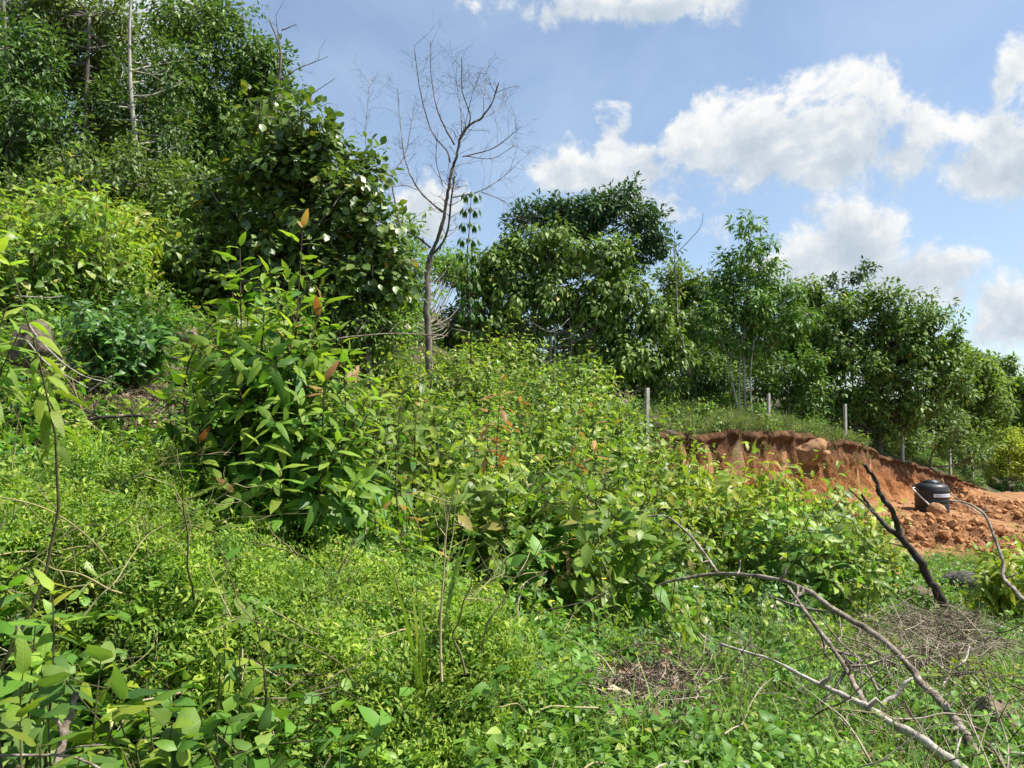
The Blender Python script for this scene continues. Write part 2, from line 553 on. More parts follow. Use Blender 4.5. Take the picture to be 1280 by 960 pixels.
def leaf_fine(w=.5, segs=8, droop=.3, fold=.3, peak=.42, wave=.02, curl=.6, side=0.0):
    """near leaf: five columns, arched blade halves, wavy margin"""
    k = math.log(.5) / math.log(peak)
    V, rows, T = [], [], []
    for i in range(segs + 1):
        t = i / segs
        z = -droop * t ** 1.8
        sx_ = side * t * t
        if i in (0, segs):
            V.append((sx_, t, z))
            rows.append([len(V) - 1])
            continue
        hw = w / 2 * math.sin(math.pi * t ** k) ** .8
        r_ = []
        for c in (-1, -.55, 0, .55, 1):
            x = c * hw
            zz = z + fold * abs(x) - curl * x * x / max(w, .1) + (wave * math.sin(i * 1.9 + (2 if c > 0 else 0)) if abs(c) == 1 else 0)
            V.append((x + sx_, t - .06 * abs(c) * math.sin(math.pi * t), zz))
            r_.append(len(V) - 1)
        rows.append(r_)
    for i in range(segs):
        a, b = rows[i], rows[i + 1]
        for j in range(4):
            if len(a) == 1:
                T.append((a[0], b[j + 1], b[j]))
            elif len(b) == 1:
                T.append((a[j], a[j + 1], b[0]))
            else:
                T += [(a[j], a[j + 1], b[j + 1]), (a[j], b[j + 1], b[j])]
    return np.array(V, float), np.array(T)


def leaf_far(w=.45, droop=.2, fold=.3):
    return np.array([(0, 0, 0), (-w / 2, .45, fold * w / 2 - droop * .2), (0, 1, -droop), (w / 2, .45, fold * w / 2 - droop * .2)], float), np.array([(0, 2, 1), (0, 3, 2)])


def scatter(tpl, P, D, N, S):
    """place a template at every P with its +Y along D and +Z near N"""
    tv, tt = tpl
    P, D = np.asarray(P, float), unit(D)
    n = len(P)
    if n == 0:
        return np.zeros((0, 3)), np.zeros((0, 3), int)
    X = unit(np.cross(D, N))
    Z = np.cross(X, D)
    S = np.broadcast_to(np.asarray(S, float), (n,))
    V = P[:, None, :] + S[:, None, None] * (tv[None, :, 0:1] * X[:, None, :] + tv[None, :, 1:2] * D[:, None, :] + tv[None, :, 2:3] * Z[:, None, :])
    T = tt[None] + (np.arange(n) * len(tv))[:, None, None]
    return V.reshape(-1, 3), T.reshape(-1, 3)


def frames(D, N):
    D = unit(D)
    X = unit(np.cross(D, N))
    return X, D, np.cross(X, D)


def rvec(n):
    return unit(rng.normal(size=(n, 3)))


def resample(P, n):
    P = np.asarray(P, float)
    d = np.concatenate([[0], np.cumsum(np.linalg.norm(np.diff(P, axis=0), axis=1))])
    s = np.linspace(0, d[-1], n)
    return np.stack([np.interp(s, d, P[:, i]) for i in range(3)], 1)


def along(P, t):
    P = np.asarray(P, float)
    d = np.concatenate([[0], np.cumsum(np.linalg.norm(np.diff(P, axis=0), axis=1))])
    return np.stack([np.interp(np.asarray(t) * d[-1], d, P[:, i]) for i in range(3)], -1)


# value noise, vectorised
_lat = np.random.default_rng(3).random((256, 256))


def vnoise(x, y):
    xi, yi = np.floor(x).astype(int), np.floor(y).astype(int)
    fx, fy = x - xi, y - yi
    fx, fy = fx * fx * (3 - 2 * fx), fy * fy * (3 - 2 * fy)
    L = lambda a, b: _lat[a % 256, b % 256]
    return (L(xi, yi) * (1 - fx) + L(xi + 1, yi) * fx) * (1 - fy) + (L(xi, yi + 1) * (1 - fx) + L(xi + 1, yi + 1) * fx) * fy


def fbm(x, y, o=4):
    s, a, t = 0, 1.0, 0
    for i in range(o):
        s = s + a * vnoise(x * 2 ** i + 17.3 * i, y * 2 ** i + 9.1 * i)
        t += a
        a *= .5
    return s / t


def inpoly(u, v, poly):
    poly = np.asarray(poly, float)
    inside = np.zeros(np.shape(u), bool)
    j = len(poly) - 1
    for i in range(len(poly)):
        (x1, y1), (x2, y2) = poly[i], poly[j]
        c = ((y1 > v) != (y2 > v)) & (u < (x2 - x1) * (v - y1) / (y2 - y1 + 1e-12) + x1)
        inside ^= c
        j = i
    return inside


# ------------------------------------------------------------------ terrain
def tps_fit(P):
    P = np.asarray(P, float)
    q = warp_xy(P[:, 0], P[:, 1])
    d = np.linalg.norm(q[:, None] - q[None], axis=2)
    K = np.where(d > 0, d * d * np.log(d + 1e-9), 0) + np.eye(len(P)) * 0.01
    A = np.zeros((len(P) + 3, len(P) + 3))
    A[:len(P), :len(P)] = K
    A[:len(P), len(P)] = 1
    A[:len(P), len(P) + 1:] = q
    A[len(P):, :len(P)] = A[:len(P), len(P):].T
    b = np.concatenate([P[:, 2], np.zeros(3)])
    return q, np.linalg.solve(A, b)


def warp_xy(x, y):
    r = np.hypot(x, y)
    k = np.log1p(r / 6.0) / np.maximum(r, 1e-6)
    return np.stack([x * k, y * k], -1)


def tps_eval(fit, x, y):
    q, w = fit
    p = warp_xy(np.asarray(x, float), np.asarray(y, float))
    sh = p.shape[:-1]
    p = p.reshape(-1, 2)
    out = np.empty(len(p))
    for s in range(0, len(p), 20000):
        d = np.linalg.norm(p[s:s + 20000, None] - q[None], axis=2)
        out[s:s + 20000] = np.where(d > 0, d * d * np.log(d + 1e-9), 0) @ w[:len(q)] + w[len(q)] + p[s:s + 20000] @ w[len(q) + 1:]
    return out.reshape(sh)


SHARED = [(0, 0, 0), (-3, -2, 1.0), (3, -2, -.5), (0, -6, -.3), (-12, -6, 5), (12, -6, -3), (0, -40, -2), (-40, -30, 12), (40, -30, -8),
          (-60, 20, 16), (-120, 60, 22), (-60, 110, 14), (0, 130, 6), (80, 130, 2), (120, 60, -8), (0, 400, 0), (-400, 100, 20), (400, 100, -6), (0, -400, -6), (300, 300, 0), (-300, 300, 10)]
BOTH = [tuple(at(u, v, Y)) for (u, v, Y) in [
    (640, 985, 3.3), (200, 960, 3.1), (1200, 1000, 3.6), (-100, 960, 2.6), (20, 800, 3.8), (150, 775, 4.2), (300, 725, 5), (480, 765, 5.4), (640, 830, 5), (900, 880, 5), (1200, 860, 5.6),
    (1400, 900, 6), (60, 560, 7), (40, 470, 8), (-80, 480, 8), (220, 540, 8), (200, 440, 10), (150, 350, 13), (100, 300, 17), (-100, 280, 17), (300, 340, 17), (-300, 300, 17), (430, 410, 18),
    (535, 490, 18), (500, 540, 14), (520, 640, 10), (640, 735, 8), (640, 625, 12), (100, 245, 24), (300, 265, 26), (450, 330, 27), (560, 430, 27), (640, 470, 26)]]
LOWER = [tuple(at(u, v, Y)) for (u, v, Y) in [
    (700, 575, 16), (790, 580, 19), (900, 745, 10), (1000, 715, 14), (930, 680, 18), (1080, 672, 21), (1165, 640, 26.5), (1220, 760, 12), (1260, 700, 20), (1400, 700, 20), (1100, 800, 8),
    (1250, 628, 36), (1100, 650, 24), (1200, 634, 31), (1350, 625, 45), (1000, 672, 21.5)]]
UPPER = [tuple(at(u, v, Y)) for (u, v, Y) in [
    (790, 553, 19), (830, 543, 22), (960, 535, 25), (1060, 553, 28), (1130, 580, 32.5), (1190, 596, 38), (1250, 617, 46), (740, 500, 26), (900, 505, 32), (1100, 540, 42), (1240, 560, 62),
    (1400, 620, 60), (760, 515, 22)]]
fitL = tps_fit(SHARED + BOTH + LOWER)
fitU = tps_fit(SHARED + BOTH + UPPER)
BANK = np.array([(2.9, 19.3), (3.35, 20.0), (4.6, 21.3), (6.2, 22.6), (7.4, 23.2), (9.2, 24.9), (11.3, 26.6), (15.6, 31.0), (20.4, 36.0), (26.5, 42.0), (40, 54), (60, 70)])


def bank_dist(x, y):
    """signed distance to the line of the cut bank: positive on the upper side"""
    x, y = np.asarray(x, float), np.asarray(y, float)
    best = np.full(x.shape, 1e9)
    sg = np.zeros(x.shape)
    for a, b in zip(BANK[:-1], BANK[1:]):
        d = b - a
        t = np.clip(((x - a[0]) * d[0] + (y - a[1]) * d[1]) / (d @ d), 0, 1)
        px, py = a[0] + t * d[0], a[1] + t * d[1]
        ds = np.hypot(x - px, y - py)
        s = np.sign(d[0] * (y - a[1]) - d[1] * (x - a[0]))
        m = ds < best
        best = np.where(m, ds, best)
        sg = np.where(m, s, sg)
    return best * sg


CREEP_BAND = [(-200, 650), (330, 690), (430, 720), (540, 760), (625, 820), (640, 960), (600, 1000), (400, 1000), (350, 880), (230, 800), (0, 790), (-200, 790)]
CREEP = [(-200, 700), (120, 697), (330, 725), (430, 752), (540, 785), (610, 825), (655, 890), (640, 960), (600, 1100), (-300, 1200)]


def ground(x, y, lumps=True):
    x, y = np.asarray(x, float), np.asarray(y, float)
    d = bank_dist(x, y)
    s = np.clip((d + .05) / .35, 0, 1)
    s = s * s * (3 - 2 * s)
    # left of the bank the slope runs through unbroken
    zl, zu = tps_eval(fitL, x, y), tps_eval(fitU, x, y)
    z = zl * (1 - s) + zu * s
    r = np.hypot(x, y)
    z = z + (fbm(x * .9 + 40, y * .9 + 7, 4) - .5) * np.clip(r / 12, .1, .35)
    if lumps:
        u, v = project(np.stack([x, y, z], -1))
        z = z + 0.0
    return z


def ground_pt(u, v, lo=2.0, hi=60.0):
    """where the line of sight of pixel (u, v) meets the ground"""
    Y = np.geomspace(lo, hi, 240)
    P = np.array([at(u, v, y) for y in Y])
    h = P[:, 2] - ground(P[:, 0], P[:, 1])
    i = np.argmax(h < 0)
    return P[i] if h[i] < 0 else P[-1]


def drop(p, dz=0.0):
    return np.array([p[0], p[1], float(ground(np.array([p[0]]), np.array([p[1]]))[0]) + dz])


# ground sheet: polar grid out to the horizon
nr, na = 180, 340
rr = np.concatenate([[0.0], np.geomspace(.6, 900, nr - 1)])
th = np.concatenate([np.linspace(-50, 50, 260), np.linspace(50, 310, na - 260 + 2)[1:-1]])
th = np.radians(th)
RR, TH = np.meshgrid(rr, th, indexing='ij')
GX, GY = RR * np.sin(TH), RR * np.cos(TH)
GZ = ground(GX, GY)
b = MB()
idx = np.arange(nr * na).reshape(nr, na)
i0, i1 = idx[:-1], idx[1:]
j0, j1 = np.roll(i0, -1, 1), np.roll(i1, -1, 1)
tri = np.concatenate([np.stack([i0, i1, j1], -1).reshape(-1, 3), np.stack([i0, j1, j0], -1).reshape(-1, 3)])
b.add((np.stack([GX, GY, GZ], -1).reshape(-1, 3), tri[:, ::-1]))
gobj = b.build('hillside_ground', M['ground'])
gobj['kind'] = 'structure'
gd = bank_dist(GX, GY)
gu, gv = project(np.stack([GX, GY, GZ], -1))
RED_POLY = [(800, 540), (1500, 560), (1500, 720), (1240, 700), (1130, 690), (1050, 665), (940, 665), (860, 640), (800, 600)]
red = ((gd < .4) & (gd > -14) & (GX > 3) & inpoly(gu, gv, [(800, 540), (1500, 560), (1500, 720), (1240, 700), (1130, 690), (1050, 665), (940, 665), (860, 640), (800, 600)])).astype(np.float32)
red = np.maximum(red, inpoly(gu, gv, [(1235, 765), (1300, 755), (1320, 800), (1245, 795)]).astype(np.float32))
atr = gobj.data.attributes.new('red', 'FLOAT', 'POINT')
atr.data.foreach_set('value', red.ravel())


# ------------------------------------------------------------------ the cut bank and the loose red soil
def cut_bank():
    n, k = 420, 46
    line = spline(np.column_stack([BANK[:-2], np.zeros(len(BANK) - 2)]), 12)[:, :2]
    L = resample(np.column_stack([line, np.zeros(len(line))]), n)[:, :2]
    d = np.gradient(L, axis=0)
    nor = unit(np.stack([d[:, 1], -d[:, 0]], -1))      # towards the pit
    top = L - nor * .35
    bot = L + nor * .85
    zt = ground(top[:, 0], top[:, 1])
    zb = ground(bot[:, 0], bot[:, 1]) - .12
    s = np.arange(n) * np.linalg.norm(np.diff(L, axis=0), axis=1).mean()
    V = []
    for j in range(k):
        t = j / (k - 1)
        out = -.25 + 1.0 * t ** 1.8
        w_ = math.sin(math.pi * min(1, t * .85 + .1))
        gul = (np.abs(fbm(s * 1.6, np.full(n, 3.0 + t * .5), 4) - .5) * -1.3 + .12 + (fbm(s * 6, np.full(n, 3.0 + t * 1.4), 3) - .5) * .3) * w_
        blk = (fbm(s * .55 + 9, np.full(n, t * 1.6), 3) - .5) * .7 * w_ + (fbm(s * 2.4, np.full(n, t * 7.), 3) - .5) * .22 * w_
        lip = .16 * math.exp(-((t - .05) / .05) ** 2) * (fbm(s * 2, s * 0 + 5, 3) * 2)
        o = np.maximum(out + gul + blk + lip, -.3 + .45 * t)
        z = zt + (zb - zt) * t + (fbm(s * 3, np.full(n, t * 9), 3) - .5) * .16 * math.sin(math.pi * t)
        p = L + nor * o[:, None]
        V.append(np.column_stack([p, z + (.03 if j == 0 else 0)]))
    V = np.array(V).reshape(-1, 3)
    ii = np.arange(n * k).reshape(k, n)
    a, b2, c, e = ii[:-1, :-1], ii[:-1, 1:], ii[1:, 1:], ii[1:, :-1]
    T = np.concatenate([np.stack([a, e, c], -1).reshape(-1, 3), np.stack([a, c, b2], -1).reshape(-1, 3)])
    o = MB().add((V, T)).build('cut_bank_terrain', M['bank'])
    o['kind'] = 'structure'
    at_ = o.data.attributes.new('depth', 'FLOAT', 'POINT')
    at_.data.foreach_set('value', np.repeat(np.linspace(0, 1, k), n).astype(np.float32))


cut_bank()


def blob(r, seed, squash=(1, 1, 1), rough=.25, sub=3, freq=1.3, flat=0):
    """lumpy stone on an icosphere"""
    import bmesh
    bm = bmesh.new()
    bmesh.ops.create_icosphere(bm, subdivisions=sub, radius=1.0)
    from mathutils import noise as nz
    for v in bm.verts:
        p = v.co.copy()
        f = 1 + rough * (nz.noise(p * freq + Vector((seed, seed * 1.7, 0))) + .5 * nz.noise(p * freq * 2.7 + Vector((seed, 3, 1))) + .22 * nz.noise(p * freq * 7 + Vector((seed, 3, 8))))
        v.co = Vector((p.x * squash[0], p.y * squash[1], p.z * squash[2])) * (r * f)
    V = np.array([v.co[:] for v in bm.verts])
    pr_ = np.random.default_rng(int(seed) + 5)
    for _ in range(flat):          # broken faces
        n_ = unit(pr_.normal(size=3))
        lim = np.max(V @ n_) * pr_.uniform(.68, .9)
        ov = np.maximum(V @ n_ - lim, 0)
        V = V - .88 * ov[:, None] * n_
    bm.verts.index_update()
    T = np.array([[v.index for v in f.verts] for f in bm.faces])
    bm.free()
    return V, T


def earth_mound(u, v, Y, rx, ry, h, seed, name='earth_mound'):
    c = drop(at(u, v, Y))
    n = 84
    X, Yg = np.meshgrid(np.linspace(-1, 1, n), np.linspace(-1, 1, n))
    rad = np.hypot(X, Yg)
    wx, wy = c[0] + X * rx, c[1] + Yg * ry
    prof = np.clip(1 - rad ** 1.6, 0, 1) ** .8
    z = ground(wx, wy) - .08 + h * prof * (.65 + .8 * (fbm(wx * 1.1 + seed, wy * 1.1, 3) - .1)) + (fbm(wx * 3.5 + seed, wy * 3.5, 4) - .5) * .5 * np.minimum(prof * 3, 1)
    z = np.where(rad > 1, ground(wx, wy) - .3, z)
    ii = np.arange(n * n).reshape(n, n)
    a, b2, c2, e = ii[:-1, :-1], ii[:-1, 1:], ii[1:, 1:], ii[1:, :-1]
    T = np.concatenate([np.stack([a, b2, c2], -1).reshape(-1, 3), np.stack([a, c2, e], -1).reshape(-1, 3)])
    o = MB().add((np.stack([wx, wy, z], -1).reshape(-1, 3), T)).build(name, M['earth'])
    o['kind'] = 'structure'
    return wx, wy, z


mounds = [earth_mound(1205, 684, 22.0, 3.2, 1.8, .58, 1), earth_mound(1285, 648, 29, 4.0, 2.0, .7, 8), earth_mound(1100, 660, 22.5, 2.0, 1.4, .4, 5), earth_mound(880, 640, 18.5, 2.0, 1.5, .6, 12)]
clod_t = [blob(1, s, (1, .85, .7), .3, 1) for s in range(4)]
cl = MB()
for (wx, wy, z) in mounds:
    for k in range(4):
        pick = rng.integers(0, wx.size, 300)
        P = np.stack([wx.ravel()[pick], wy.ravel()[pick], z.ravel()[pick]], -1) + rng.normal(size=(300, 3)) * (.05, .05, .0)
        cl.add(scatter(clod_t[k], P, rvec(300), rvec(300), .03 + .17 * rng.random(300) ** 4))
xp = rng.uniform(5, 24, 2600)
yp = rng.uniform(17, 40, 2600)
zp = ground(xp, yp)
up_, vp_ = project(np.stack([xp, yp, zp], -1))
okp = inpoly(up_, vp_, RED_POLY) & (bank_dist(xp, yp) < -.2)
Pp = np.stack([xp, yp, zp], -1)[okp]
npd = len(Pp)
cl.add(scatter(clod_t[0], Pp, rvec(npd), rvec(npd), .025 + .12 * rng.random(npd) ** 4))
o = cl.build('clay_rubble', M['clod'], smooth=False)
tag(o, 'loose orange clay clods covering the red soil heaps by the tank', 'clay clods', None, 'stuff')


def stone(name, p, r, seed, squash, mat, label, cat, sink=.25, rough=.25, rot=(0, 0, 0)):
    o = MB().add(blob(r, seed, squash, rough, 4, 1.3, 11)).build(name, mat)
    o.location = tuple(np.asarray(p, float) + (0, 0, r * squash[2] * (1 - sink)))
    o.rotation_euler = rot
    return tag(o, label, cat)


stone('boulder', at(1168, 655, 24.2) - (0, 0, .42), .72, 3, (1.25, .8, .5), M['clayrock'], 'flat-sided orange clay boulder lying just in front of the black tank', 'boulder', .2, .16, (0, R(12), 0))
stone('boulder', at(1171, 637, 25.0) - (0, 0, .2), .27, 9, (1.1, .9, .8), M['clayrock'], 'small round orange clod against the foot of the black tank', 'boulder', 0)
stone('boulder', at(1014, 569, 25.3) + (-.12, .12, -.42), .6, 5, (1.35, 1.1, .75), M['clayrock'], 'tan lump of hard clay bulging from the red cut bank under the grassy edge', 'boulder', 0, .4)
stone('boulder', at(966, 600, 23.9) - (0, 0, .45), .4, 15, (1.0, .8, .9), M['clayrock'], 'rounded reddish lump of clay sticking out of the cut bank', 'boulder', 0, .2)
stone('boulder', drop(at(817, 545, 21.2)), .24, 21, (1.0, .9, 1.1), M['rock'], 'grey brown rock behind the nearest concrete post', 'rock', .3, .2)
stone('boulder', drop(at(836, 545, 21.4)), .2, 25, (1.2, .9, .8), M['rock'], 'small dark rock on the bank edge beside the larger post rock', 'rock', .3, .25)
stone('rock', at(36, 430, 7.6) - (0, 0, .2), .2, 31, (1.2, .8, 1.15), M['rock'], 'large brown rock on the slope beside the dark glossy bush', 'rock', .12, .42)
stone('rock', at(234, 416, 10.0) - (0, 0, .16), .11, 37, (1.1, .8, 1.2), M['tanrock'], 'pale tan rock half hidden behind leaves above the large shrub', 'rock', 0, .2)
stone('earth_hump', drop(at(1150, 752, 10.3)), .3, 41, (1.1, .9, .75), M['termite'], 'brown mound of dry earth behind the forked dark branch', 'earth mound', .35, .2)
stone('tree_stump', drop(at(1246, 935, 4.5)), .15, 47, (1.0, 1.0, 1.15), M['termite'], 'short brown cut stump beside the thin pale branches', 'stump', .25, .15)

# ------------------------------------------------------------------ water tank
TB = at(1165, 640, 26.4)
tk = empty('water_tank', TB + (0, 0, -.05))
tag(tk, 'black plastic water tank with white label strip on the dug-out red ground', 'water tank')
mt, q = new_mat('black_plastic')
pb = q.n('ShaderNodeBsdfPrincipled')
pb.inputs['Base Color'].default_value = (.012, .014, .018, 1)
pb.inputs['Roughness'].default_value = .3
nn = q.noise(None, 3, 4, .6)
q.l(q.smooth(nn.outputs[0], .3, .7, .32, .6), pb.inputs['Roughness'])
oo = q.n('ShaderNodeOutputMaterial')
q.l(pb.outputs[0], oo.inputs[0])


def lathe(prof, n=40):
    V, T = [], []
    for (r, z) in prof:
        for k in range(n):
            a = 2 * math.pi * k / n
            V.append((r * math.cos(a), r * math.sin(a), z))
    for i in range(len(prof) - 1):
        for k in range(n):
            k2 = (k + 1) % n
            T += [(i * n + k, i * n + k2, (i + 1) * n + k2), (i * n + k, (i + 1) * n + k2, (i + 1) * n + k)]
    return np.array(V, float), np.array(T)


prof = [(0, 0), (.52, 0), (.55, .03)]
for z in (.12, .26, .40, .54):
    prof += [(.55, z - .03), (.562, z), (.562, z + .03), (.55, z + .06)]
prof += [(.55, .66), (.565, .69), (.565, .74), (.55, .77), (.54, .84), (.50, .90), (.42, .945), (.33, .965), (.27, .97), (0, .972)]
MB().add(lathe(prof)).build('tank_body', mt, tk)
MB().add(lathe([(.0, .96), (.29, .96), (.30, .975), (.30, 1.0), (.27, 1.02), (.20, 1.035), (.19, 1.055), (0, 1.06)])).build('lid', mt, tk)
# label strip with its faint marks, wrapped on the side facing the camera
wm, q = new_mat('white_label')
pb = q.n('ShaderNodeBsdfPrincipled')
pb.inputs['Base Color'].default_value = (.72, .74, .80, 1)
pb.inputs['Roughness'].default_value = .5
oo = q.n('ShaderNodeOutputMaterial')
q.l(pb.outputs[0], oo.inputs[0])


def strip(a0, a1, z0, z1, r, n=14):
    V, T = [], []
    for k in range(n + 1):
        a = R(a0 + (a1 - a0) * k / n)
        V += [(r * math.cos(a), r * math.sin(a), z0), (r * math.cos(a), r * math.sin(a), z1)]
        if k:
            T += [(2 * k - 2, 2 * k, 2 * k + 1), (2 * k - 2, 2 * k + 1, 2 * k - 1)]
    return np.array(V), np.array(T)


lab = MB().add(strip(-112, -36, .555, .66, .5665)).build('label', wm, tk)
mk, q = new_mat('label_print')
pb = q.n('ShaderNodeBsdfPrincipled')
pb.inputs['Base Color'].default_value = (.42, .40, .52, 1)
oo = q.n('ShaderNodeOutputMaterial')
q.l(pb.outputs[0], oo.inputs[0])
for a0, a1 in ((-106, -100), (-96, -89), (-85, -79), (-75, -68), (-64, -58), (-54, -47)):
    MB().add(strip(a0, a1, .585, .632, .5695, 3)).build('print_mark', mk, lab)
pm, q = new_mat('white_pipe')
pb = q.n('ShaderNodeBsdfPrincipled')
pb.inputs['Base Color'].default_value = (.78, .77, .73, 1)
pb.inputs['Roughness'].default_value = .4
oo = q.n('ShaderNodeOutputMaterial')
q.l(pb.outputs[0], oo.inputs[0])
MB().add(tube(np.array([(-.52, .08, .80), (-.64, .05, .80), (-.66, -.02, .76), (-.24, -.98, .04)]), .024, 8)).build('pipe', pm, tk)
MB().add(tube(np.array([(.46, -.24, .64), (.55, -.30, .62), (1.4, -.75, -.02)]), .022, 8)).build('pipe', M['palewood'], tk)
tk.scale = (.95, .95, 1.08)

# ------------------------------------------------------------------ concrete fence posts on the bank
post_txt = ['nearest and tallest slim concrete post, standing at the end of the red bank', 'concrete post in the grass above the tan boulder', 'concrete post standing above the middle of the red bank',
            'pale concrete post in the grass up behind the black tank', 'concrete post above the black tank, farther along the bank than the pale one', 'small distant concrete post, last one seen along the bank']
for (u, vt, vb, Y, w), lb in zip([(808, 485, 546, 20.3, .095), (961, 492, 530, 25.6, .085), (1057, 505, 552, 28.2, .09), (1128, 535, 580, 32.3, .12), (1188, 558, 596, 38, .1), (1216, 567, 592, 44, .1)], post_txt):
    p = drop(at(u, vb, Y))
    h = at(u, vt, Y)[2] - p[2] + .0
    bm_v = []
    a, hw = R(30), w / 2
    prof = []
    for z, s in ((-.4, 1), (h - .03, 1), (h, .75)):
        for cx, cy in ((-1, -1), (1, -1), (1, 1), (-1, 1)):
            bm_v.append((cx * hw * s + .02 * z * math.sin(Y), cy * hw * s, z))
    T = []
    for i in range(2):
        for k in range(4):
            k2 = (k + 1) % 4
            T += [(i * 4 + k, i * 4 + k2, i * 4 + 4 + k2), (i * 4 + k, i * 4 + 4 + k2, i * 4 + 4 + k)]
    T += [(8, 9, 10), (8, 10, 11)]
    o = MB().add((np.array(bm_v), np.array(T))).build('fence_post', M['concrete'], None, False)
    o.location = tuple(p)
    o.rotation_euler = (0, 0, R(25))
    tag(o, lb, 'fence post', 'concrete posts along the top of the bank')

# ------------------------------------------------------------------ plant builders
L2 = leaf_far()
L2r = leaf_far(.75, .15, .2)
L2n = leaf_far(.3, .3, .3)
L4 = leaf_tpl(.5, 2, .3, .3)
L4d = leaf_tpl(.42, 2, .5, .3)
L6 = leaf_tpl(.5, 3, .35, .25, .4)
L6n = leaf_tpl(.36, 3, .45, .3, .45)
L12 = leaf_tpl(.40, 4, .35, .25, .42)


def shoot_leaves(stem, n, size, t0=.15, mode='spiral', el_tip=60, el_base=5, gap=0, jitter=.25, tip_size=.45, phase=None):
    """leaves along a stem polyline -> P, D, N, S, t"""
    ts = np.linspace(t0, 1, n)
    if mode == 'opp':
        ts = np.repeat(np.linspace(t0, 1, max(1, n // 2)), 2)
    n = len(ts)
    P = along(stem, ts)
    e = along(stem, np.minimum(ts + .04, 1)) - along(stem, np.maximum(ts - .04, 0))
    A = unit(e)
    ph = rng.random() * 6.28 if phase is None else phase
    if mode == 'opp':
        k = np.arange(n) // 2
        az_ = ph + k * math.pi / 2 + (np.arange(n) % 2) * math.pi
    else:
        az_ = ph + np.arange(n) * 2.4
    az_ = az_ + rng.normal(size=n) * jitter
    X = unit(np.cross(A, np.array([.3, .2, .1]) + UP * .01))
    Yv = np.cross(A, X)
    rad = np.cos(az_)[:, None] * X + np.sin(az_)[:, None] * Yv
    rel = (ts - t0) / max(1e-6, 1 - t0)
    elv = np.radians(el_base + (el_tip - el_base) * rel ** 2 + rng.normal(size=n) * 12)
    D = rad * np.cos(elv)[:, None] + A * np.sin(elv)[:, None]
    N = A * np.cos(elv)[:, None] - rad * np.sin(elv)[:, None] + rng.normal(size=(n, 3)) * .25 + UP * .35
    S = size * (1 - (1 - tip_size) * rel ** 3) * (.8 + .4 * rng.random(n))
    return P, D, N, S, rel


def curved_stem(p0, p1, bend=.15, k=7):
    p0, p1 = np.asarray(p0, float), np.asarray(p1, float)
    t = np.linspace(0, 1, k)[:, None]
    L = np.linalg.norm(p1 - p0)
    off = rng.normal(size=3) * bend * L
    return p0 + (p1 - p0) * t + off * (np.sin(t * math.pi)) + np.array([0, 0, -bend * L * .3]) * np.sin(t * math.pi)


def shrub_mesh(h, r, nst, leaf, tpl, mat_i=0, per=16, mode='opp', branch=2, el_base=0, tips=True, t0=.15, droop=0):
    """several leafy shoots fanning out of one root -> (foliage MB, stem MB)"""
    fo, st = MB(), MB()
    for i in range(nst):
        a = i * 2.4 + rng.random()
        rad = r * math.sqrt((i + .5) / nst)
        hh = h * (1 - .35 * (rad / r) ** 2) * rng.uniform(.78, 1.12)
        tip = np.array([math.cos(a) * rad, math.sin(a) * rad, hh])
        s = curved_stem((math.cos(a) * .03, math.sin(a) * .03, -.08), tip, .09)
        st.add(tube(s, np.linspace(.006, .002, len(s)) * (.6 + h * .3), 5, False))
        shoots = [s]
        for j in range(branch):
            t = rng.uniform(.25, .75)
            p = along(s, [t])[0]
            dirn = unit(np.array([rng.normal(), rng.normal(), rng.uniform(.4, 1.2)]))
            q_ = p + dirn * h * rng.uniform(.22, .42)
            b_ = curved_stem(p, q_, .12, 5)
            st.add(tube(b_, np.linspace(.004, .002, 5), 4, False))
            shoots.append(b_)
        for k, s_ in enumerate(shoots):
            n = per if k == 0 else max(5, int(per * .6))
            P, D, N, S, rel = shoot_leaves(s_, n, leaf, t0 if k == 0 else .1, mode, 55, el_base)
            D = D - UP * droop
            m = rel > .86 if tips else np.zeros(len(rel), bool)
            fo.add(scatter(tpl, P[~m], D[~m], N[~m], S[~m]), 0)
            fo.add(scatter(tpl, P[m], D[m], N[m], S[m]), 1)
    return fo, st


def shrub_proto(name, mats, **kw):
    fo, st = shrub_mesh(**kw)
    return name, fo.mesh(name + '_foliage', mats), st.mesh(name + '_stem', M['stem'])


def place_shrub(pr, p, s=1.0, rz=None, label='', group=None, cat='shrub', tilt=0.0):
    name, fm, sm = pr
    e = empty(name, p, rng.random() * 6.28 if rz is None else rz, s)
    e.rotation_euler = (tilt * rng.normal(), tilt * rng.normal(), e.rotation_euler[2])
    tag(e, label, cat, group)
    f = link('foliage', fm, e)
    f['kind'] = 'stuff'
    link('stem', sm, e)
    return e


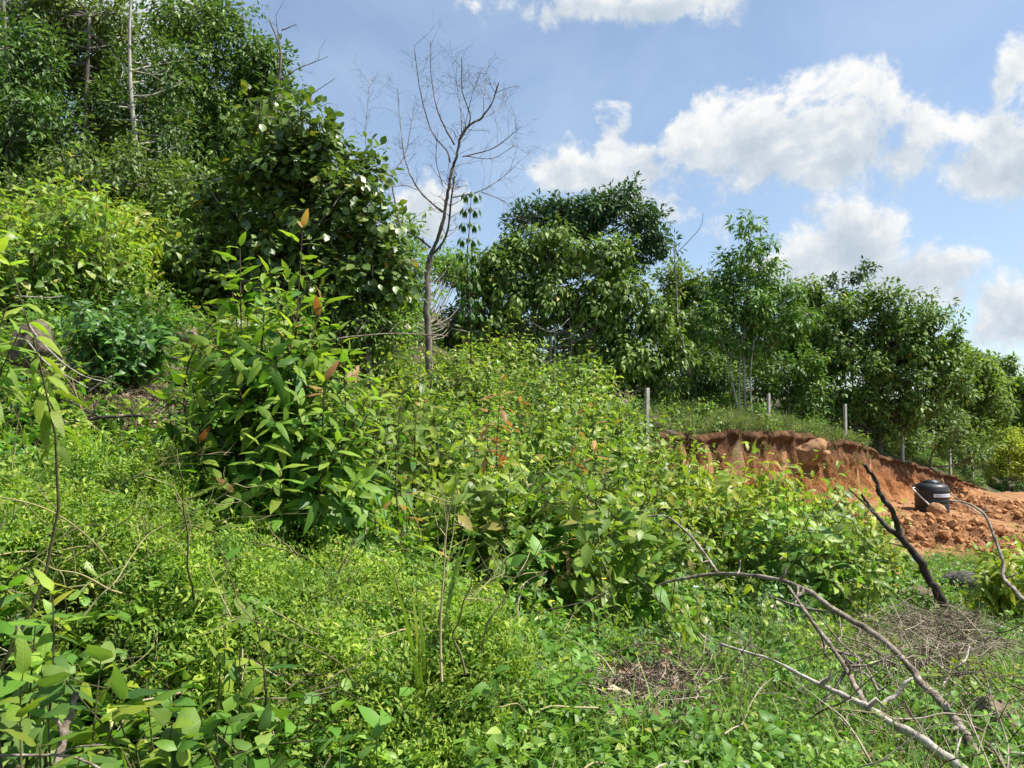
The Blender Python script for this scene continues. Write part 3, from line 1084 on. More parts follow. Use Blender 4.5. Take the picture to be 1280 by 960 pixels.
def clump_tree(lobes, n_clump, per_clump, n_leaf, leaf, tpl, trunk, clump_r=.6, spread=.22, limbs=True, trunk_r=.1, dr=.35, flat=1.0, shell=.45, bare=.0, face=None):
    """lobes: (centre, radii); leaves grouped in twig clusters, clusters in clumps, clumps in the lobes.  -> crown MB, trunk MB"""
    cr, tr = MB(), MB()
    trunk = np.asarray(trunk, float)
    ts = spline(trunk, 5)
    tr.add(tube(ts, trunk_r * (1 - .72 * np.linspace(0, 1, len(ts))), 8))
    vol = np.array([l[1][0] * l[1][1] * l[1][2] for l in lobes]) ** .67
    cnt = np.maximum(1, (n_clump * vol / vol.sum()).astype(int))
    tz = ts[:, 2]
    allP, allD, allN, allS = [], [], [], []
    for (c, rad), m in zip(lobes, cnt):
        c, rad = np.asarray(c, float), np.asarray(rad, float)
        d = rvec(m)
        cc = c + d * rad * (rng.random((m, 1)) ** shell)
        for k in range(m):
            C = cc[k]
            out = unit(C - c + UP * .25)
            if limbs:
                i = int(np.clip(np.searchsorted(tz, C[2] - np.linalg.norm((C - trunk[-1])[:2]) * .7), 2, len(ts) - 1))
                i = min(i, len(ts) - 1)
                p0 = ts[i]
                mid = p0 * .5 + C * .5 + np.array([0, 0, -.12 * np.linalg.norm(C - p0)]) + rng.normal(size=3) * .1
                ln = spline([p0, mid, C], 4)
                tr.add(tube(ln, np.linspace(trunk_r * .3, .01, len(ln)), 4, False))
            q_ = rng.normal(size=(per_clump, 3)) * clump_r * (.62, .62, .5 * flat) + C
            for j in range(per_clump):
                if limbs and j % 3 == 0:
                    tr.add(tube(np.array([C, (C + q_[j]) / 2 + rng.normal(size=3) * .05, q_[j]]), (.01, .007, .004), 3, False))
            nl = n_leaf
            base_ = np.repeat(q_, nl, 0)
            n_ = len(base_)
            rv = rvec(n_)
            outv = unit(base_ - C + out * .3)
            P = base_ + rv * spread * rng.random((n_, 1)) ** .5
            D = unit(rv * .8 + outv * .5 - UP * dr + UP * .0)
            N = unit(UP * .9 + outv * .45 + rng.normal(size=(n_, 3)) * .38)
            allP.append(P), allD.append(D), allN.append(N), allS.append(leaf * (.7 + .6 * rng.random(n_)))
    cr.add(scatter(tpl, np.concatenate(allP), np.concatenate(allD), np.concatenate(allN), np.concatenate(allS)))
    return cr, tr


def tree_obj(name, crm, trm, p, label, rz=0.0, s=1.0, group=None, cat='tree'):
    e = empty(name, p, rz, s)
    tag(e, label, cat, group)
    link('crown', crm, e)
    link('trunk', trm, e)
    return e


exec_parts = []
# ------------------------------------------------------------------ trees
def px_tree(name, base, lobes, mat, label, leaf=.17, tpl=L2, dens=1.0, trunk_px=None, trunk_r=.08, bark='bark', clump_r=.42, stems=(), dr=.35, group=None, n_leaf=13, per=9, shell=.4, spread=.2, limbs=True):
    """a tree whose crown lobes were measured in the photograph: lobes (u, v, half width, half height, extra depth)"""
    u0, v0, Y0 = base
    B = drop(at(u0, v0, Y0))
    ll, area = [], 0.0
    for lb in lobes:
        u, v, ru, rv = lb[:4]
        dy = lb[4] if len(lb) > 4 else 0
        Y = Y0 + dy
        c = at(u, v, Y) - B
        k = Y / F
        ll.append((c, (ru * k, .45 * (ru + rv) * k, rv * k)))
        area += math.pi * ru * rv * k * k
    top = max(l[0][2] for l in ll)
    if trunk_px is None:
        cx = np.mean([l[0] for l in ll], 0)
        tp = [(0, 0, -.3), (cx[0] * .25 + rng.normal() * .08, cx[1] * .25, top * .4), (cx[0] * .8, cx[1] * .8, top * .95)]
    else:
        tp = [(0, 0, -.3)] + [tuple(at(u, v, Y0) - B) for (u, v) in trunk_px]
    N = area * 4.0 * dens / (leaf * leaf * .42 * .5)
    ncl = max(3, int(N / (n_leaf * per)))
    cr, tr = clump_tree(ll, ncl, per, n_leaf, leaf, tpl, tp, clump_r, spread, limbs, trunk_r, dr, shell=shell)
    st_parts = []
    for s_ in stems:
        pts = np.array([at(u, v, Y0 - .3) - B for (u, v) in s_])
        pts = spline(pts, 5)
        st_parts.append(tube(pts, np.linspace(trunk_r * .6, trunk_r * .3, len(pts)), 6))
    e = tree_obj(name, cr.mesh(name + '_crown', M[mat]), tr.mesh(name + '_trunk', M[bark]), B, label, group=group)
    for sp_ in st_parts:
        MB().add(sp_).build('stem', M[bark], e)
    return e


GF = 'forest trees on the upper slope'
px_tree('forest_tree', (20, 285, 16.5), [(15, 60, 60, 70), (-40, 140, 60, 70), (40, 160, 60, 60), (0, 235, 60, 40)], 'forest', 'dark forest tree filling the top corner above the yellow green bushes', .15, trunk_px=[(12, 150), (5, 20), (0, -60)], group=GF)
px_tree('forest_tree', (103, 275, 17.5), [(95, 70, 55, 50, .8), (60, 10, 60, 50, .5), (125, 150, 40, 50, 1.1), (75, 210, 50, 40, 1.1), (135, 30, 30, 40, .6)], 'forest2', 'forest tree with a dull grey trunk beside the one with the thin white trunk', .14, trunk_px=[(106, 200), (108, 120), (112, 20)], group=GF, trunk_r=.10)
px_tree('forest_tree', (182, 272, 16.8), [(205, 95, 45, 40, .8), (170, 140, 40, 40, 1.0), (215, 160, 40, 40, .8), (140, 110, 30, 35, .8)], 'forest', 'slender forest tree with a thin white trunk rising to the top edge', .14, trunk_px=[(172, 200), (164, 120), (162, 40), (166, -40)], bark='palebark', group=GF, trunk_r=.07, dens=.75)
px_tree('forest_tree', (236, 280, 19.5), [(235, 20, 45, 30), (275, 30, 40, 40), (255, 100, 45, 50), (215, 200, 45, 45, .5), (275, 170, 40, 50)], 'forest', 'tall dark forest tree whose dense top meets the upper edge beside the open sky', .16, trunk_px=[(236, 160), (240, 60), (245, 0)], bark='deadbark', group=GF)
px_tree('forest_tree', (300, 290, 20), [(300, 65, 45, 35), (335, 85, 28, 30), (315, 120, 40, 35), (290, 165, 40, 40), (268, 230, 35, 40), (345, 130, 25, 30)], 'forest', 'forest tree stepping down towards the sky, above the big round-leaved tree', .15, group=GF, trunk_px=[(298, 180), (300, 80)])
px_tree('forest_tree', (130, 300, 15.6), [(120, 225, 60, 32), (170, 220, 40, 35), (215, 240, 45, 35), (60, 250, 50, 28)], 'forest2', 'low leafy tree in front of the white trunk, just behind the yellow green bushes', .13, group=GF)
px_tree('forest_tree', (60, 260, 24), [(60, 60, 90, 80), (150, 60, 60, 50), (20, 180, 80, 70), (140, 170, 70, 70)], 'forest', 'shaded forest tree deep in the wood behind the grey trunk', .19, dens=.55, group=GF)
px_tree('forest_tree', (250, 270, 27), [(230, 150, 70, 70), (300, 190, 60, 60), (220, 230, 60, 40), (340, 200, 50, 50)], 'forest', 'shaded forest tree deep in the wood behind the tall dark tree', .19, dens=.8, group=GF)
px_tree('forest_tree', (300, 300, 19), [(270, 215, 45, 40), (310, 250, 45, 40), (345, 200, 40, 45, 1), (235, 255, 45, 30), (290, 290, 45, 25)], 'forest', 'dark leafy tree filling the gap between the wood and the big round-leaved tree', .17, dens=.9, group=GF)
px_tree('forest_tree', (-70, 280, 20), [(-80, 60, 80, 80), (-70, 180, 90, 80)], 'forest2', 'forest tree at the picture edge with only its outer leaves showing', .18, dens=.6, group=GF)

# the big round-leaved tree
px_tree('round_leaved_tree', (385, 400, 13.5), [(345, 130, 24, 26), (375, 160, 26, 26), (408, 188, 32, 34), (442, 225, 34, 36), (372, 205, 36, 34), (340, 230, 45, 50), (400, 265, 55, 55), (470, 275, 30, 40), (485, 330, 26, 36), (330, 290, 40, 45), (430, 345, 60, 45), (475, 350, 30, 45), (290, 245, 30, 40, .4), (370, 320, 50, 45), (320, 350, 45, 40), (390, 385, 50, 35), (450, 395, 40, 35), (275, 300, 35, 35, .5)], 'round',
        'big dense tree with round glossy leaves leaning into the sky left of the bare tree', .16, L4_ROUND if 'L4_ROUND' in globals() else leaf_tpl(.72, 3, .25, .15, .5), .95, trunk_px=[(352, 270), (353, 200), (370, 150)], bark='palebark', clump_r=.34, n_leaf=9, per=8)
px_tree('small_tree', (495, 440, 20), [(505, 310, 26, 35), (500, 350, 30, 45), (485, 390, 35, 45), (555, 330, 30, 20, 5), (580, 345, 30, 30, 6)], 'midtree', 'dark small tree squeezed between the round-leaved tree and the bare trunk', .14)
px_tree('small_tree', (470, 440, 13.2), [(445, 390, 40, 32), (480, 412, 34, 36), (420, 385, 40, 28)], 'thicket', 'light green bushy small tree at the foot of the round-leaved tree', .10, dens=.9, clump_r=.3)
# middle trees
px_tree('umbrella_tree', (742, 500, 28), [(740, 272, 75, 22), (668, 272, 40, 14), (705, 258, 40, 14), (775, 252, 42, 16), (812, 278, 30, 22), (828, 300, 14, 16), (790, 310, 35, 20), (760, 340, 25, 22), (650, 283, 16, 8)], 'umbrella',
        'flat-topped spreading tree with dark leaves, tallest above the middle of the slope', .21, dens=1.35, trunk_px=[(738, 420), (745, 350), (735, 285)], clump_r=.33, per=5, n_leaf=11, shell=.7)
px_tree('leafy_tree', (690, 500, 24.5), [(690, 312, 50, 26), (640, 318, 38, 28), (735, 325, 45, 35), (615, 360, 38, 40), (665, 370, 60, 40), (760, 370, 40, 40), (795, 395, 35, 45), (725, 395, 45, 35), (605, 415, 35, 45), (765, 440, 50, 40), (640, 420, 50, 35, .6), (820, 440, 35, 50, 1)], 'midtree',
        'wide leafy dark green tree with several thin pale stems below the flat-topped tree', .19, leaf_tpl(.58, 2, .5, .3), 1.05, trunk_px=[(688, 420), (690, 340)], bark='palebark', trunk_r=.06, dr=.7, clump_r=.36,
        stems=[[(684, 480), (672, 430), (660, 375)], [(693, 490), (694, 440), (693, 392)], [(702, 478), (714, 440), (712, 400)]])
px_tree('pointed_tree', (932, 525, 27), [(938, 296, 24, 18), (930, 325, 38, 22), (905, 355, 30, 24), (960, 355, 38, 28), (925, 385, 50, 28), (985, 395, 30, 30), (900, 405, 35, 30), (950, 425, 40, 22)], 'midtree',
        'pointed leafy tree on three thin pale stems above the red cut bank', .2, leaf_tpl(.42, 2, .45, .3), 1.0, trunk_px=[(930, 450), (932, 380), (937, 300)], bark='palebark', trunk_r=.06, stems=[[(925, 525), (924, 470), (928, 420)], [(940, 525), (938, 470), (943, 420)], [(922, 510), (912, 460), (905, 430)]], clump_r=.36)
px_tree('round_crowned_tree', (1100, 548, 32), [(1090, 385, 42, 28), (1055, 415, 40, 38), (1140, 400, 40, 32), (1115, 435, 60, 40), (1170, 425, 28, 35), (1060, 470, 50, 40), (1140, 475, 55, 45), (1185, 470, 25, 40), (1095, 510, 55, 35), (1030, 500, 35, 35)], 'midtree',
        'large round-crowned dark tree standing behind the far fence posts', .21, leaf_tpl(.5, 2, .4, .3), 1.0, trunk_px=[(1098, 490), (1105, 400)], trunk_r=.11, clump_r=.42)
px_tree('sprig_tree', (1066, 480, 33.5), [(1072, 345, 14, 12), (1058, 362, 12, 14), (1080, 335, 10, 5), (1062, 385, 22, 16), (1045, 350, 8, 6)], 'umbrella', 'thin dark treetop sticking out above the round-crowned tree', .2, dens=1.1, trunk_px=[(1065, 420), (1066, 350)], trunk_r=.05, clump_r=.25)
px_tree('feathery_tree', (855, 500, 33), [(850, 345, 22, 22), (870, 365, 25, 28), (840, 385, 30, 30), (865, 410, 35, 35), (880, 440, 35, 40)], 'feather', 'pale feathery tree seen between the leafy tree and the pointed tree', .22, L2, 1.3, trunk_px=[(850, 420), (848, 350)])
px_tree('feathery_tree', (1005, 500, 34), [(1000, 365, 26, 18), (1025, 375, 22, 16), (1005, 400, 35, 30), (1020, 430, 40, 40)], 'feather', 'pale flat-leaved tree between the pointed tree and the round-crowned tree', .22, L2, 1.3, trunk_px=[(1005, 430), (1005, 370)])
px_tree('feathery_tree', (1205, 560, 42), [(1200, 450, 25, 22), (1225, 455, 26, 14), (1215, 480, 30, 30), (1190, 500, 30, 35), (1235, 505, 26, 30), (1215, 535, 35, 25), (1178, 440, 20, 18), (1240, 475, 22, 16)], 'feather', 'light feathery tree on the far end of the wooded bank', .26, L2, 1.4)
px_tree('feathery_tree', (1268, 580, 52), [(1255, 460, 20, 14), (1275, 480, 25, 20), (1250, 500, 22, 28), (1290, 510, 30, 30), (1262, 545, 25, 25)], 'feather', 'farthest feathery tree at the picture edge above the bright bushes', .3, L2, 1.3)
px_tree('hill_bush', (1262, 600, 47), [(1262, 560, 24, 22), (1245, 585, 20, 16), (1285, 575, 22, 25)], 'bright', 'bright yellow green bush sunlit at the far edge of the wood', .2, dens=1.2, limbs=True)
px_tree('hill_bush', (1275, 560, 60), [(1272, 500, 20, 20), (1290, 520, 25, 30), (1250, 530, 22, 20)], 'bright', 'highest bright yellow green bush beyond the feathery trees', .28, dens=1.1)
# low dark understorey trees filling the space below the crowns
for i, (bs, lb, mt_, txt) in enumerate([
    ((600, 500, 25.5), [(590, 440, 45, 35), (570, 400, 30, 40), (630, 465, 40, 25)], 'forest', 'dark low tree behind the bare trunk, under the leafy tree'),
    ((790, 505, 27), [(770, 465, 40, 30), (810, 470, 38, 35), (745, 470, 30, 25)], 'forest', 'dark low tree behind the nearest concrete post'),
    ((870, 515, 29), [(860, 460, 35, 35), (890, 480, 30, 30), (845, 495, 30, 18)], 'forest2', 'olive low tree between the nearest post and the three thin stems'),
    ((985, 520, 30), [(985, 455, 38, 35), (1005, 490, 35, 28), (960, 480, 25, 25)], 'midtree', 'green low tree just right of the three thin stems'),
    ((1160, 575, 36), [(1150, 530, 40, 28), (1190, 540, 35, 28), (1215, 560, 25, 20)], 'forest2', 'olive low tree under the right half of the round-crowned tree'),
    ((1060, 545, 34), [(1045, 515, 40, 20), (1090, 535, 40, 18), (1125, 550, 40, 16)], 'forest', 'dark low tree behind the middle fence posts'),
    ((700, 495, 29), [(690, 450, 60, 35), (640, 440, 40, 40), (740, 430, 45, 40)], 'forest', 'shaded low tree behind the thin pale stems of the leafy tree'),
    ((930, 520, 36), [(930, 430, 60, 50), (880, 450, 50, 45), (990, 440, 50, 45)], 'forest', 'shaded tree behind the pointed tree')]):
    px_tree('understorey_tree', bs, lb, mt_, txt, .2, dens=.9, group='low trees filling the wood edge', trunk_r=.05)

# slender sapling against the sky
def whorl_sapling():
    Y = 16.5
    B = drop(at(590, 430, Y))
    e = tag(empty('slender_sapling', B), 'slender sapling with tiers of hanging leaflets against the sky beside the bare tree', 'sapling')
    st = spline([np.array([0, 0, -.2])] + [at(u, v, Y) - B for (u, v) in [(588, 400), (584, 330), (587, 280), (589, 243)]], 5)
    MB().add(tube(st, np.linspace(.022, .006, len(st)), 5)).build('stem', M['darkstem'], e)
    fo = MB()
    for t in np.linspace(.5, 1, 9):
        p = along(st, [t])[0]
        for k in range(5):
            a = k * 1.256 + t * 40
            d = np.array([math.cos(a), math.sin(a), .15])
            q_ = p + d * .22 * (1.25 - .5 * t)
            for j in range(5):
                b_ = a + (j - 2) * .5
                D = np.array([[math.cos(b_) * .6, math.sin(b_) * .6, -.75]])
                fo.add(scatter(leaf_tpl(.3, 2, .3, .2), q_[None], D, np.array([[math.cos(b_), math.sin(b_), .7]]), .2))
            fo.add(tube(np.array([p, q_]), .004, 3, False))
    f = fo.build('foliage', M['dark'], e)
    f['kind'] = 'stuff'


whorl_sapling()


# ------------------------------------------------------------------ bare trees and dead branches
def twiggy(paths, Y, B, r_of, fine=0.0, levels=1, seed=1, spread=.5, per_m=4.0, dz=None):
    """tubes along digitised pixel paths, with fine twigs grown along them"""
    rg = np.random.default_rng(seed)
    tb = MB()
    for path, (r0, r1) in zip(paths, r_of):
        pts = []
        for i, p in enumerate(path):
            yy = p[2] if len(p) > 2 else Y
            pts.append(at(p[0], p[1], yy) - B)
        pts = np.array(pts)
        s = spline(pts, 5)
        s[1:-1] += rg.normal(size=s[1:-1].shape) * r0 * .12
        rad = np.linspace(r0, r1, len(s)) * (1 + .05 * rg.normal(size=len(s)))
        tv_, tt_ = tube(s, rad, 9 if r0 > .012 else 5)
        tb.add((tv_ + rg.normal(size=tv_.shape) * max(r0, r1) * .07, tt_))
        if fine > 0:
            L = np.linalg.norm(np.diff(s, axis=0), axis=1).sum()
            n = int(L * per_m)
            for k in range(n):
                t = rg.uniform(.25, 1)
                p = along(s, [t])[0]
                ax = unit(along(s, [min(1, t + .05)])[0] - along(s, [max(0, t - .05)])[0])
                side = unit(np.cross(ax, rg.normal(size=3)))
                d = unit(ax * .6 + side * 1.0 + UP * .1)
                ln = fine * rg.uniform(.4, 1.2)
                q1 = p + d * ln * .5
                q2 = q1 + unit(d + rg.normal(size=3) * spread + UP * .15) * ln * .5
                rr_ = max(r1 * .7, .0022 if Y < 12 else .0042)
                tb.add(tube(np.array([p, q1, q2]), (rr_, rr_ * .7, rr_ * .35), 3, False))
                if levels > 1:
                    for _ in range(3):
                        b0 = p + (q2 - p) * rg.uniform(.35, .95)
                        d2 = unit(d + rg.normal(size=3) * .8)
                        m_ = b0 + d2 * ln * .22
                        tb.add(tube(np.array([b0, m_, m_ + unit(d2 + rg.normal(size=3) * .6) * ln * .2]), (rr_ * .5, rr_ * .4, rr_ * .2), 3, False))
    return tb


def bare_tree():
    Y = 18.0
    B = drop(at(536, 500, Y))
    e = tag(empty('bare_tree', B), 'tall leafless dead tree with fine grey twigs standing against the blue sky', 'dead tree')
    trunk = [[(536, 505), (536, 440), (534, 380), (534, 345), (538, 319)]]
    twiggy(trunk, Y, B, [(.088, .066)]).build('trunk', M['deadbark'], e)
    br = [[(538, 319), (548, 296), (556, 265), (561, 235), (565, 212), (571, 195), (576, 171), (588, 155), (601, 148), (615, 128), (624, 103)],
          [(539, 318), (552, 306), (560, 285), (564, 250), (568, 220)],
          [(563, 203), (558, 188), (538, 161), (524, 107), (518, 57)], [(568, 181), (548, 141), (539, 94), (538, 52)], [(575, 175), (588, 148), (578, 114), (577, 72)],
          [(578, 196), (615, 186), (640, 168), (651, 158)], [(581, 195), (615, 198), (644, 181)], [(566, 247), (602, 238), (630, 220), (649, 202)],
          [(553, 265), (524, 238), (507, 201), (501, 158), (497, 109)], [(538, 309), (520, 295), (501, 282), (492, 242), (491, 218), (507, 191), (516, 141)], [(491, 221), (467, 205), (457, 175), (462, 98)],
          [(580, 165), (590, 120), (603, 85)], [(577, 165), (575, 130), (566, 80)], [(596, 150), (618, 140), (640, 118)], [(553, 230), (545, 200), (548, 160)], [(602, 240), (630, 252), (648, 275)],
          [(524, 238), (505, 232), (480, 236)], [(604, 147), (606, 110), (612, 75)]]
    rs = [(.048, .012), (.034, .016), (.022, .005), (.022, .005), (.022, .006), (.015, .005), (.012, .004), (.015, .004), (.026, .005), (.032, .006), (.015, .004)] + [(.012, .004)] * 7
    rg = np.random.default_rng(8)
    br2 = []
    for pth in br:       # let the limbs leave the picture plane a little, so that the crown is round
        a = rg.normal() * .9
        n = len(pth)
        br2.append([(u, v, Y + a * (i / max(1, n - 1)) ** 1.2) for i, (u, v) in enumerate(pth)])
    for i, (p, r) in enumerate(zip(br2, rs)):
        twiggy([p], Y, B, [r], .68, 2, 20 + i, .6, 7.0).build('branch', M['deadbark'], e)


bare_tree()


def bare_treetop():
    Y = 15.5
    B = drop(at(352, 300, Y))
    e = tag(empty('bare_tree', B), 'smaller dead treetop of thin grey twigs rising above the big round-leaved tree', 'dead tree')
    tk_ = spline([np.array([0, 0, -.2])] + [at(u, v, Y) - B for (u, v) in [(350, 220), (348, 118), (351, 70), (346, 48), (336, 24)]], 5)
    MB().add(tube(tk_, np.linspace(.05, .012, len(tk_)), 6)).build('trunk', M['deadbark'], e)
    pth = [[(350, 60), (346, 30), (345, 16)], [(350, 100), (372, 86), (392, 78), (411, 70)], [(349, 120), (372, 128), (398, 112), (420, 97)], [(350, 130), (384, 140), (412, 128)], [(352, 38), (362, 34), (371, 30)], [(300, 20), (310, 30), (322, 34)], [(349, 150), (390, 165), (418, 150), (424, 140)]]
    twiggy(pth, Y, B, [(.014, .004)] * 7, .4, 2, 77, .6, 4).build('branch', M['deadbark'], e)
    Bk = drop(at(846, 500, 25.0))
    e = tag(empty('bare_tree', Bk), 'single thin bare stem curving up into the sky right of the flat-topped tree', 'dead tree')
    twiggy([[(862, 470), (848, 400), (845, 350), (842, 305)], [(844, 318), (862, 300), (876, 283), (879, 266)]], 25.0, Bk, [(.05, .012), (.014, .006)], .3, 1, 5, .5, 1.0).build('stem', M['deadbark'], e)


bare_treetop()


def dead_branch(label, paths, radii, Y, mat, fine=0.0, seed=1, per_m=4.0, levels=1, name='fallen_branch'):
    B = at(*paths[0][0][:2], paths[0][0][2] if len(paths[0][0]) > 2 else Y)
    tb = twiggy(paths, Y, B, radii, fine, levels, seed, .7, per_m)
    o = tb.build(name, M[mat])
    o.location = tuple(B)
    return tag(o, label, 'branch')


dead_branch('dark forked branch standing up in front of the red soil and the tank',
            [[(1197, 790, 8.6), (1185, 765, 8.6), (1171, 739, 8.5), (1160, 723, 8.5), (1151, 702, 8.4), (1139, 687, 8.4), (1128, 674, 8.3), (1122, 660, 8.3), (1115, 639, 8.2), (1100, 616, 8.1), (1094, 599, 8.1), (1081, 581, 8.0)],
             [(1128, 674, 8.3), (1109, 659, 8.4), (1096, 644, 8.5), (1085, 631, 8.6), (1077, 618, 8.6)], [(1096, 645, 8.5), (1078, 627, 8.6), (1061, 611, 8.7)], [(1089, 636, 8.5), (1083, 641, 8.4), (1078, 649, 8.4)], [(1139, 687, 8.4), (1125, 682, 8.5), (1112, 679, 8.5)]],
            [(.052, .018), (.03, .012), (.014, .007), (.01, .005), (.012, .006)], 8.3, 'charred')
dead_branch('thin bare stem arching over beside the black tank and down to the grey log',
            [[(1184, 626, 8.0), (1205, 628, 8.0), (1226, 639, 7.9), (1237, 656, 7.8), (1246, 680, 7.7), (1254, 702, 7.6), (1254, 721, 7.5), (1268, 737, 7.2), (1280, 750, 7.0), (1310, 775, 6.6)], [(1228, 641, 7.9), (1233, 638, 7.9), (1231, 633, 7.9)], [(1254, 722, 7.5), (1266, 720, 7.4), (1272, 716, 7.4)]],
            [(.009, .024), (.010, .006), (.010, .006)], 7.7, 'deadwood')
dead_branch('thick pale fallen branch crossing the bottom corner of the picture',
            [[(900, 805, 4.7), (965, 825, 4.4), (997, 842, 4.2), (1035, 860, 4.1), (1067, 875, 4.0), (1085, 884, 3.9), (1115, 904, 3.75), (1150, 922, 3.6), (1177, 942, 3.45), (1202, 960, 3.3), (1240, 992, 3.1)],
             [(1100, 880, 3.9), (1120, 869, 3.9), (1130, 854, 3.9), (1141, 848, 3.9)]], [(.007, .027), (.012, .007)], 4, 'palewood', .3, 3, 2.0)
dead_branch('long grey fallen branch arching from the shrubs down to the brown stump',
            [[(817, 735, 6.2), (840, 726, 6.1), (897, 717, 5.9), (960, 722, 5.5), (1005, 736, 5.3), (1047, 765, 5.0), (1100, 797, 4.7), (1140, 837, 4.5), (1150, 852, 4.4), (1180, 882, 4.2), (1205, 915, 4.0), (1217, 940, 3.9), (1230, 960, 3.8), (1245, 990, 3.7)],
             [(807, 646, 6.6), (830, 645, 6.5), (847, 655, 6.4), (872, 680, 6.2), (897, 716, 5.9)], [(960, 745, 5.6), (1005, 760, 5.3), (1047, 766, 5.0)], [(925, 700, 5.8), (924, 712, 5.8), (922, 718, 5.7)]],
            [(.012, .027), (.008, .012), (.006, .01), (.008, .008)], 5, 'deadwood', .25, 4, 2.0)
dead_branch('bare branch slanting down to join the thick pale fallen branch',
            [[(987, 735, 5.0), (1007, 765, 4.8), (1035, 802, 4.5), (1055, 832, 4.3), (1070, 860, 4.1), (1083, 882, 3.95)], [(1003, 760, 4.8), (1030, 800, 4.7), (1060, 825, 4.6), (1090, 850, 4.5), (1112, 868, 4.4)], [(1020, 765, 4.9), (1048, 800, 4.7), (1078, 828, 4.5), (1100, 868, 4.3)]],
            [(.009, .017), (.005, .009), (.004, .008)], 4.4, 'deadwood', .3, 6, 5.0, 2)
dead_branch('straight pale stick lying on the weeds below the grey log', [[(1212, 769, 9.2), (1242, 781, 8.9), (1280, 795, 8.5), (1330, 812, 8.1)]], [(.022, .03)], 6, 'palewood')
dead_branch('slim pale stick lying in front of the brown cut stump', [[(1160, 917, 4.2), (1210, 929, 4.05), (1255, 940, 3.95), (1310, 946, 3.85)]], [(.008, .011)], 4, 'palewood')
dead_branch('dark broken stick leaning at the edge of the dry leaf patch', [[(855, 830, 5.0), (862, 845, 4.95), (874, 862, 4.9), (886, 880, 4.9)], [(862, 845, 4.95), (845, 866, 4.9), (822, 880, 4.9)]], [(.02, .014), (.006, .004)], 5, 'charred')
dead_branch('white forked twig lying in the brush heap', [[(1177, 862, 5.0), (1187, 842, 5.1), (1205, 827, 5.1), (1212, 808, 5.2)], [(1187, 842, 5.1), (1172, 830, 5.1), (1158, 818, 5.2)], [(1178, 858, 5.0), (1163, 848, 5.0), (1150, 822, 5.1)], [(1185, 848, 5.0), (1215, 868, 4.9), (1240, 885, 4.8)]], [(.012, .007), (.007, .004), (.008, .004), (.008, .005)], 5, 'palewood', .2, 9, 5)
dead_branch('thin curved twig low in the grass beside the dry leaf patch', [[(1005, 915, 3.9), (1032, 935, 3.8), (1052, 968, 3.7)], [(1047, 937, 3.8), (1100, 945, 3.75), (1125, 962, 3.7)]], [(.006, .008), (.006, .006)], 3.8, 'deadwood')
dead_branch('long thin twig slanting through the grass above the pale branch', [[(850, 762, 5.8), (880, 797, 5.4), (915, 820, 5.1), (960, 842, 4.8), (1010, 870, 4.5)], [(905, 783, 5.5), (940, 805, 5.2), (975, 825, 5.0)]], [(.006, .009), (.004, .005)], 5, 'deadwood', .25, 12, 3)
dead_branch('dark dead branch lying below the large brown rock', [[(32, 516, 6.5), (60, 520, 6.4), (92, 527, 6.3), (130, 522, 6.3), (180, 519, 6.3)], [(24, 501, 6.7), (80, 500, 6.6), (105, 512, 6.5), (130, 524, 6.3)]], [(.02, .011), (.01, .008)], 6.4, 'charred', .25, 14, 3)
dead_branch('pale thin twigs leaning across the dark glossy bush', [[(28, 385, 6.4), (42, 415, 6.3), (75, 450, 6.2), (105, 470, 6.1), (133, 478, 6.1)], [(20, 370, 6.4), (60, 372, 6.4), (80, 370, 6.4)], [(33, 425, 6.2), (60, 455, 6.1), (110, 485, 6.0)], [(110, 490, 6.0), (126, 478, 6.0), (140, 470, 6.0)]], [(.006, .004)] * 4, 6.2, 'palewood', .2, 15, 2)
dead_branch('broken brown stake sticking up among the large leaves in the bottom corner', [[(66, 985, 2.15), (75, 940, 2.2), (86, 900, 2.25), (95, 866, 2.3)], [(78, 925, 2.2), (74, 905, 2.2), (70, 898, 2.2)]], [(.013, .008), (.006, .006)], 2.2, 'deadwood')
dead_branch('thin brown twig lying along the bottom edge below the broken stake', [[(-20, 945, 2.1), (40, 944, 2.1), (85, 945, 2.1), (115, 955, 2.1), (135, 970, 2.1)], [(72, 944, 2.1), (95, 934, 2.1), (130, 931, 2.1)]], [(.004, .004), (.003, .002)], 2.1, 'deadwood')
dead_branch('dry brown vine stem running down through the bright creeper', [[(365, 805, 4.0), (390, 825, 3.9), (420, 843, 3.8), (460, 868, 3.7), (500, 895, 3.55), (535, 935, 3.4), (552, 962, 3.3)], [(382, 858, 3.8), (400, 840, 3.8), (412, 830, 3.8)], [(450, 838, 3.75), (490, 850, 3.7), (540, 862, 3.6), (575, 870, 3.55)]], [(.005, .005), (.004, .004), (.004, .003)], 3.7, 'deadwood', .15, 16, 2)
dead_branch('dark dead twig above the bright creeper in the middle of the foreground', [[(455, 785, 4.7), (500, 782, 4.6), (530, 768, 4.6), (575, 738, 4.7), (600, 752, 4.6)], [(570, 745, 4.7), (585, 735, 4.7)]], [(.006, .004), (.004, .003)], 4.6, 'charred', .25, 18, 3)
dead_branch('thin dead stick reaching out from the shrubs below the round-leaved tree', [[(415, 424, 8.6), (440, 421, 8.7), (470, 418, 8.8), (500, 417, 8.9), (560, 420, 9)], [(445, 420, 8.7), (455, 405, 8.8), (462, 398, 8.8)], [(485, 417, 8.8), (497, 405, 8.9), (508, 400, 9)]], [(.01, .006), (.005, .004), (.005, .003)], 8.7, 'deadwood', .2, 19, 2)
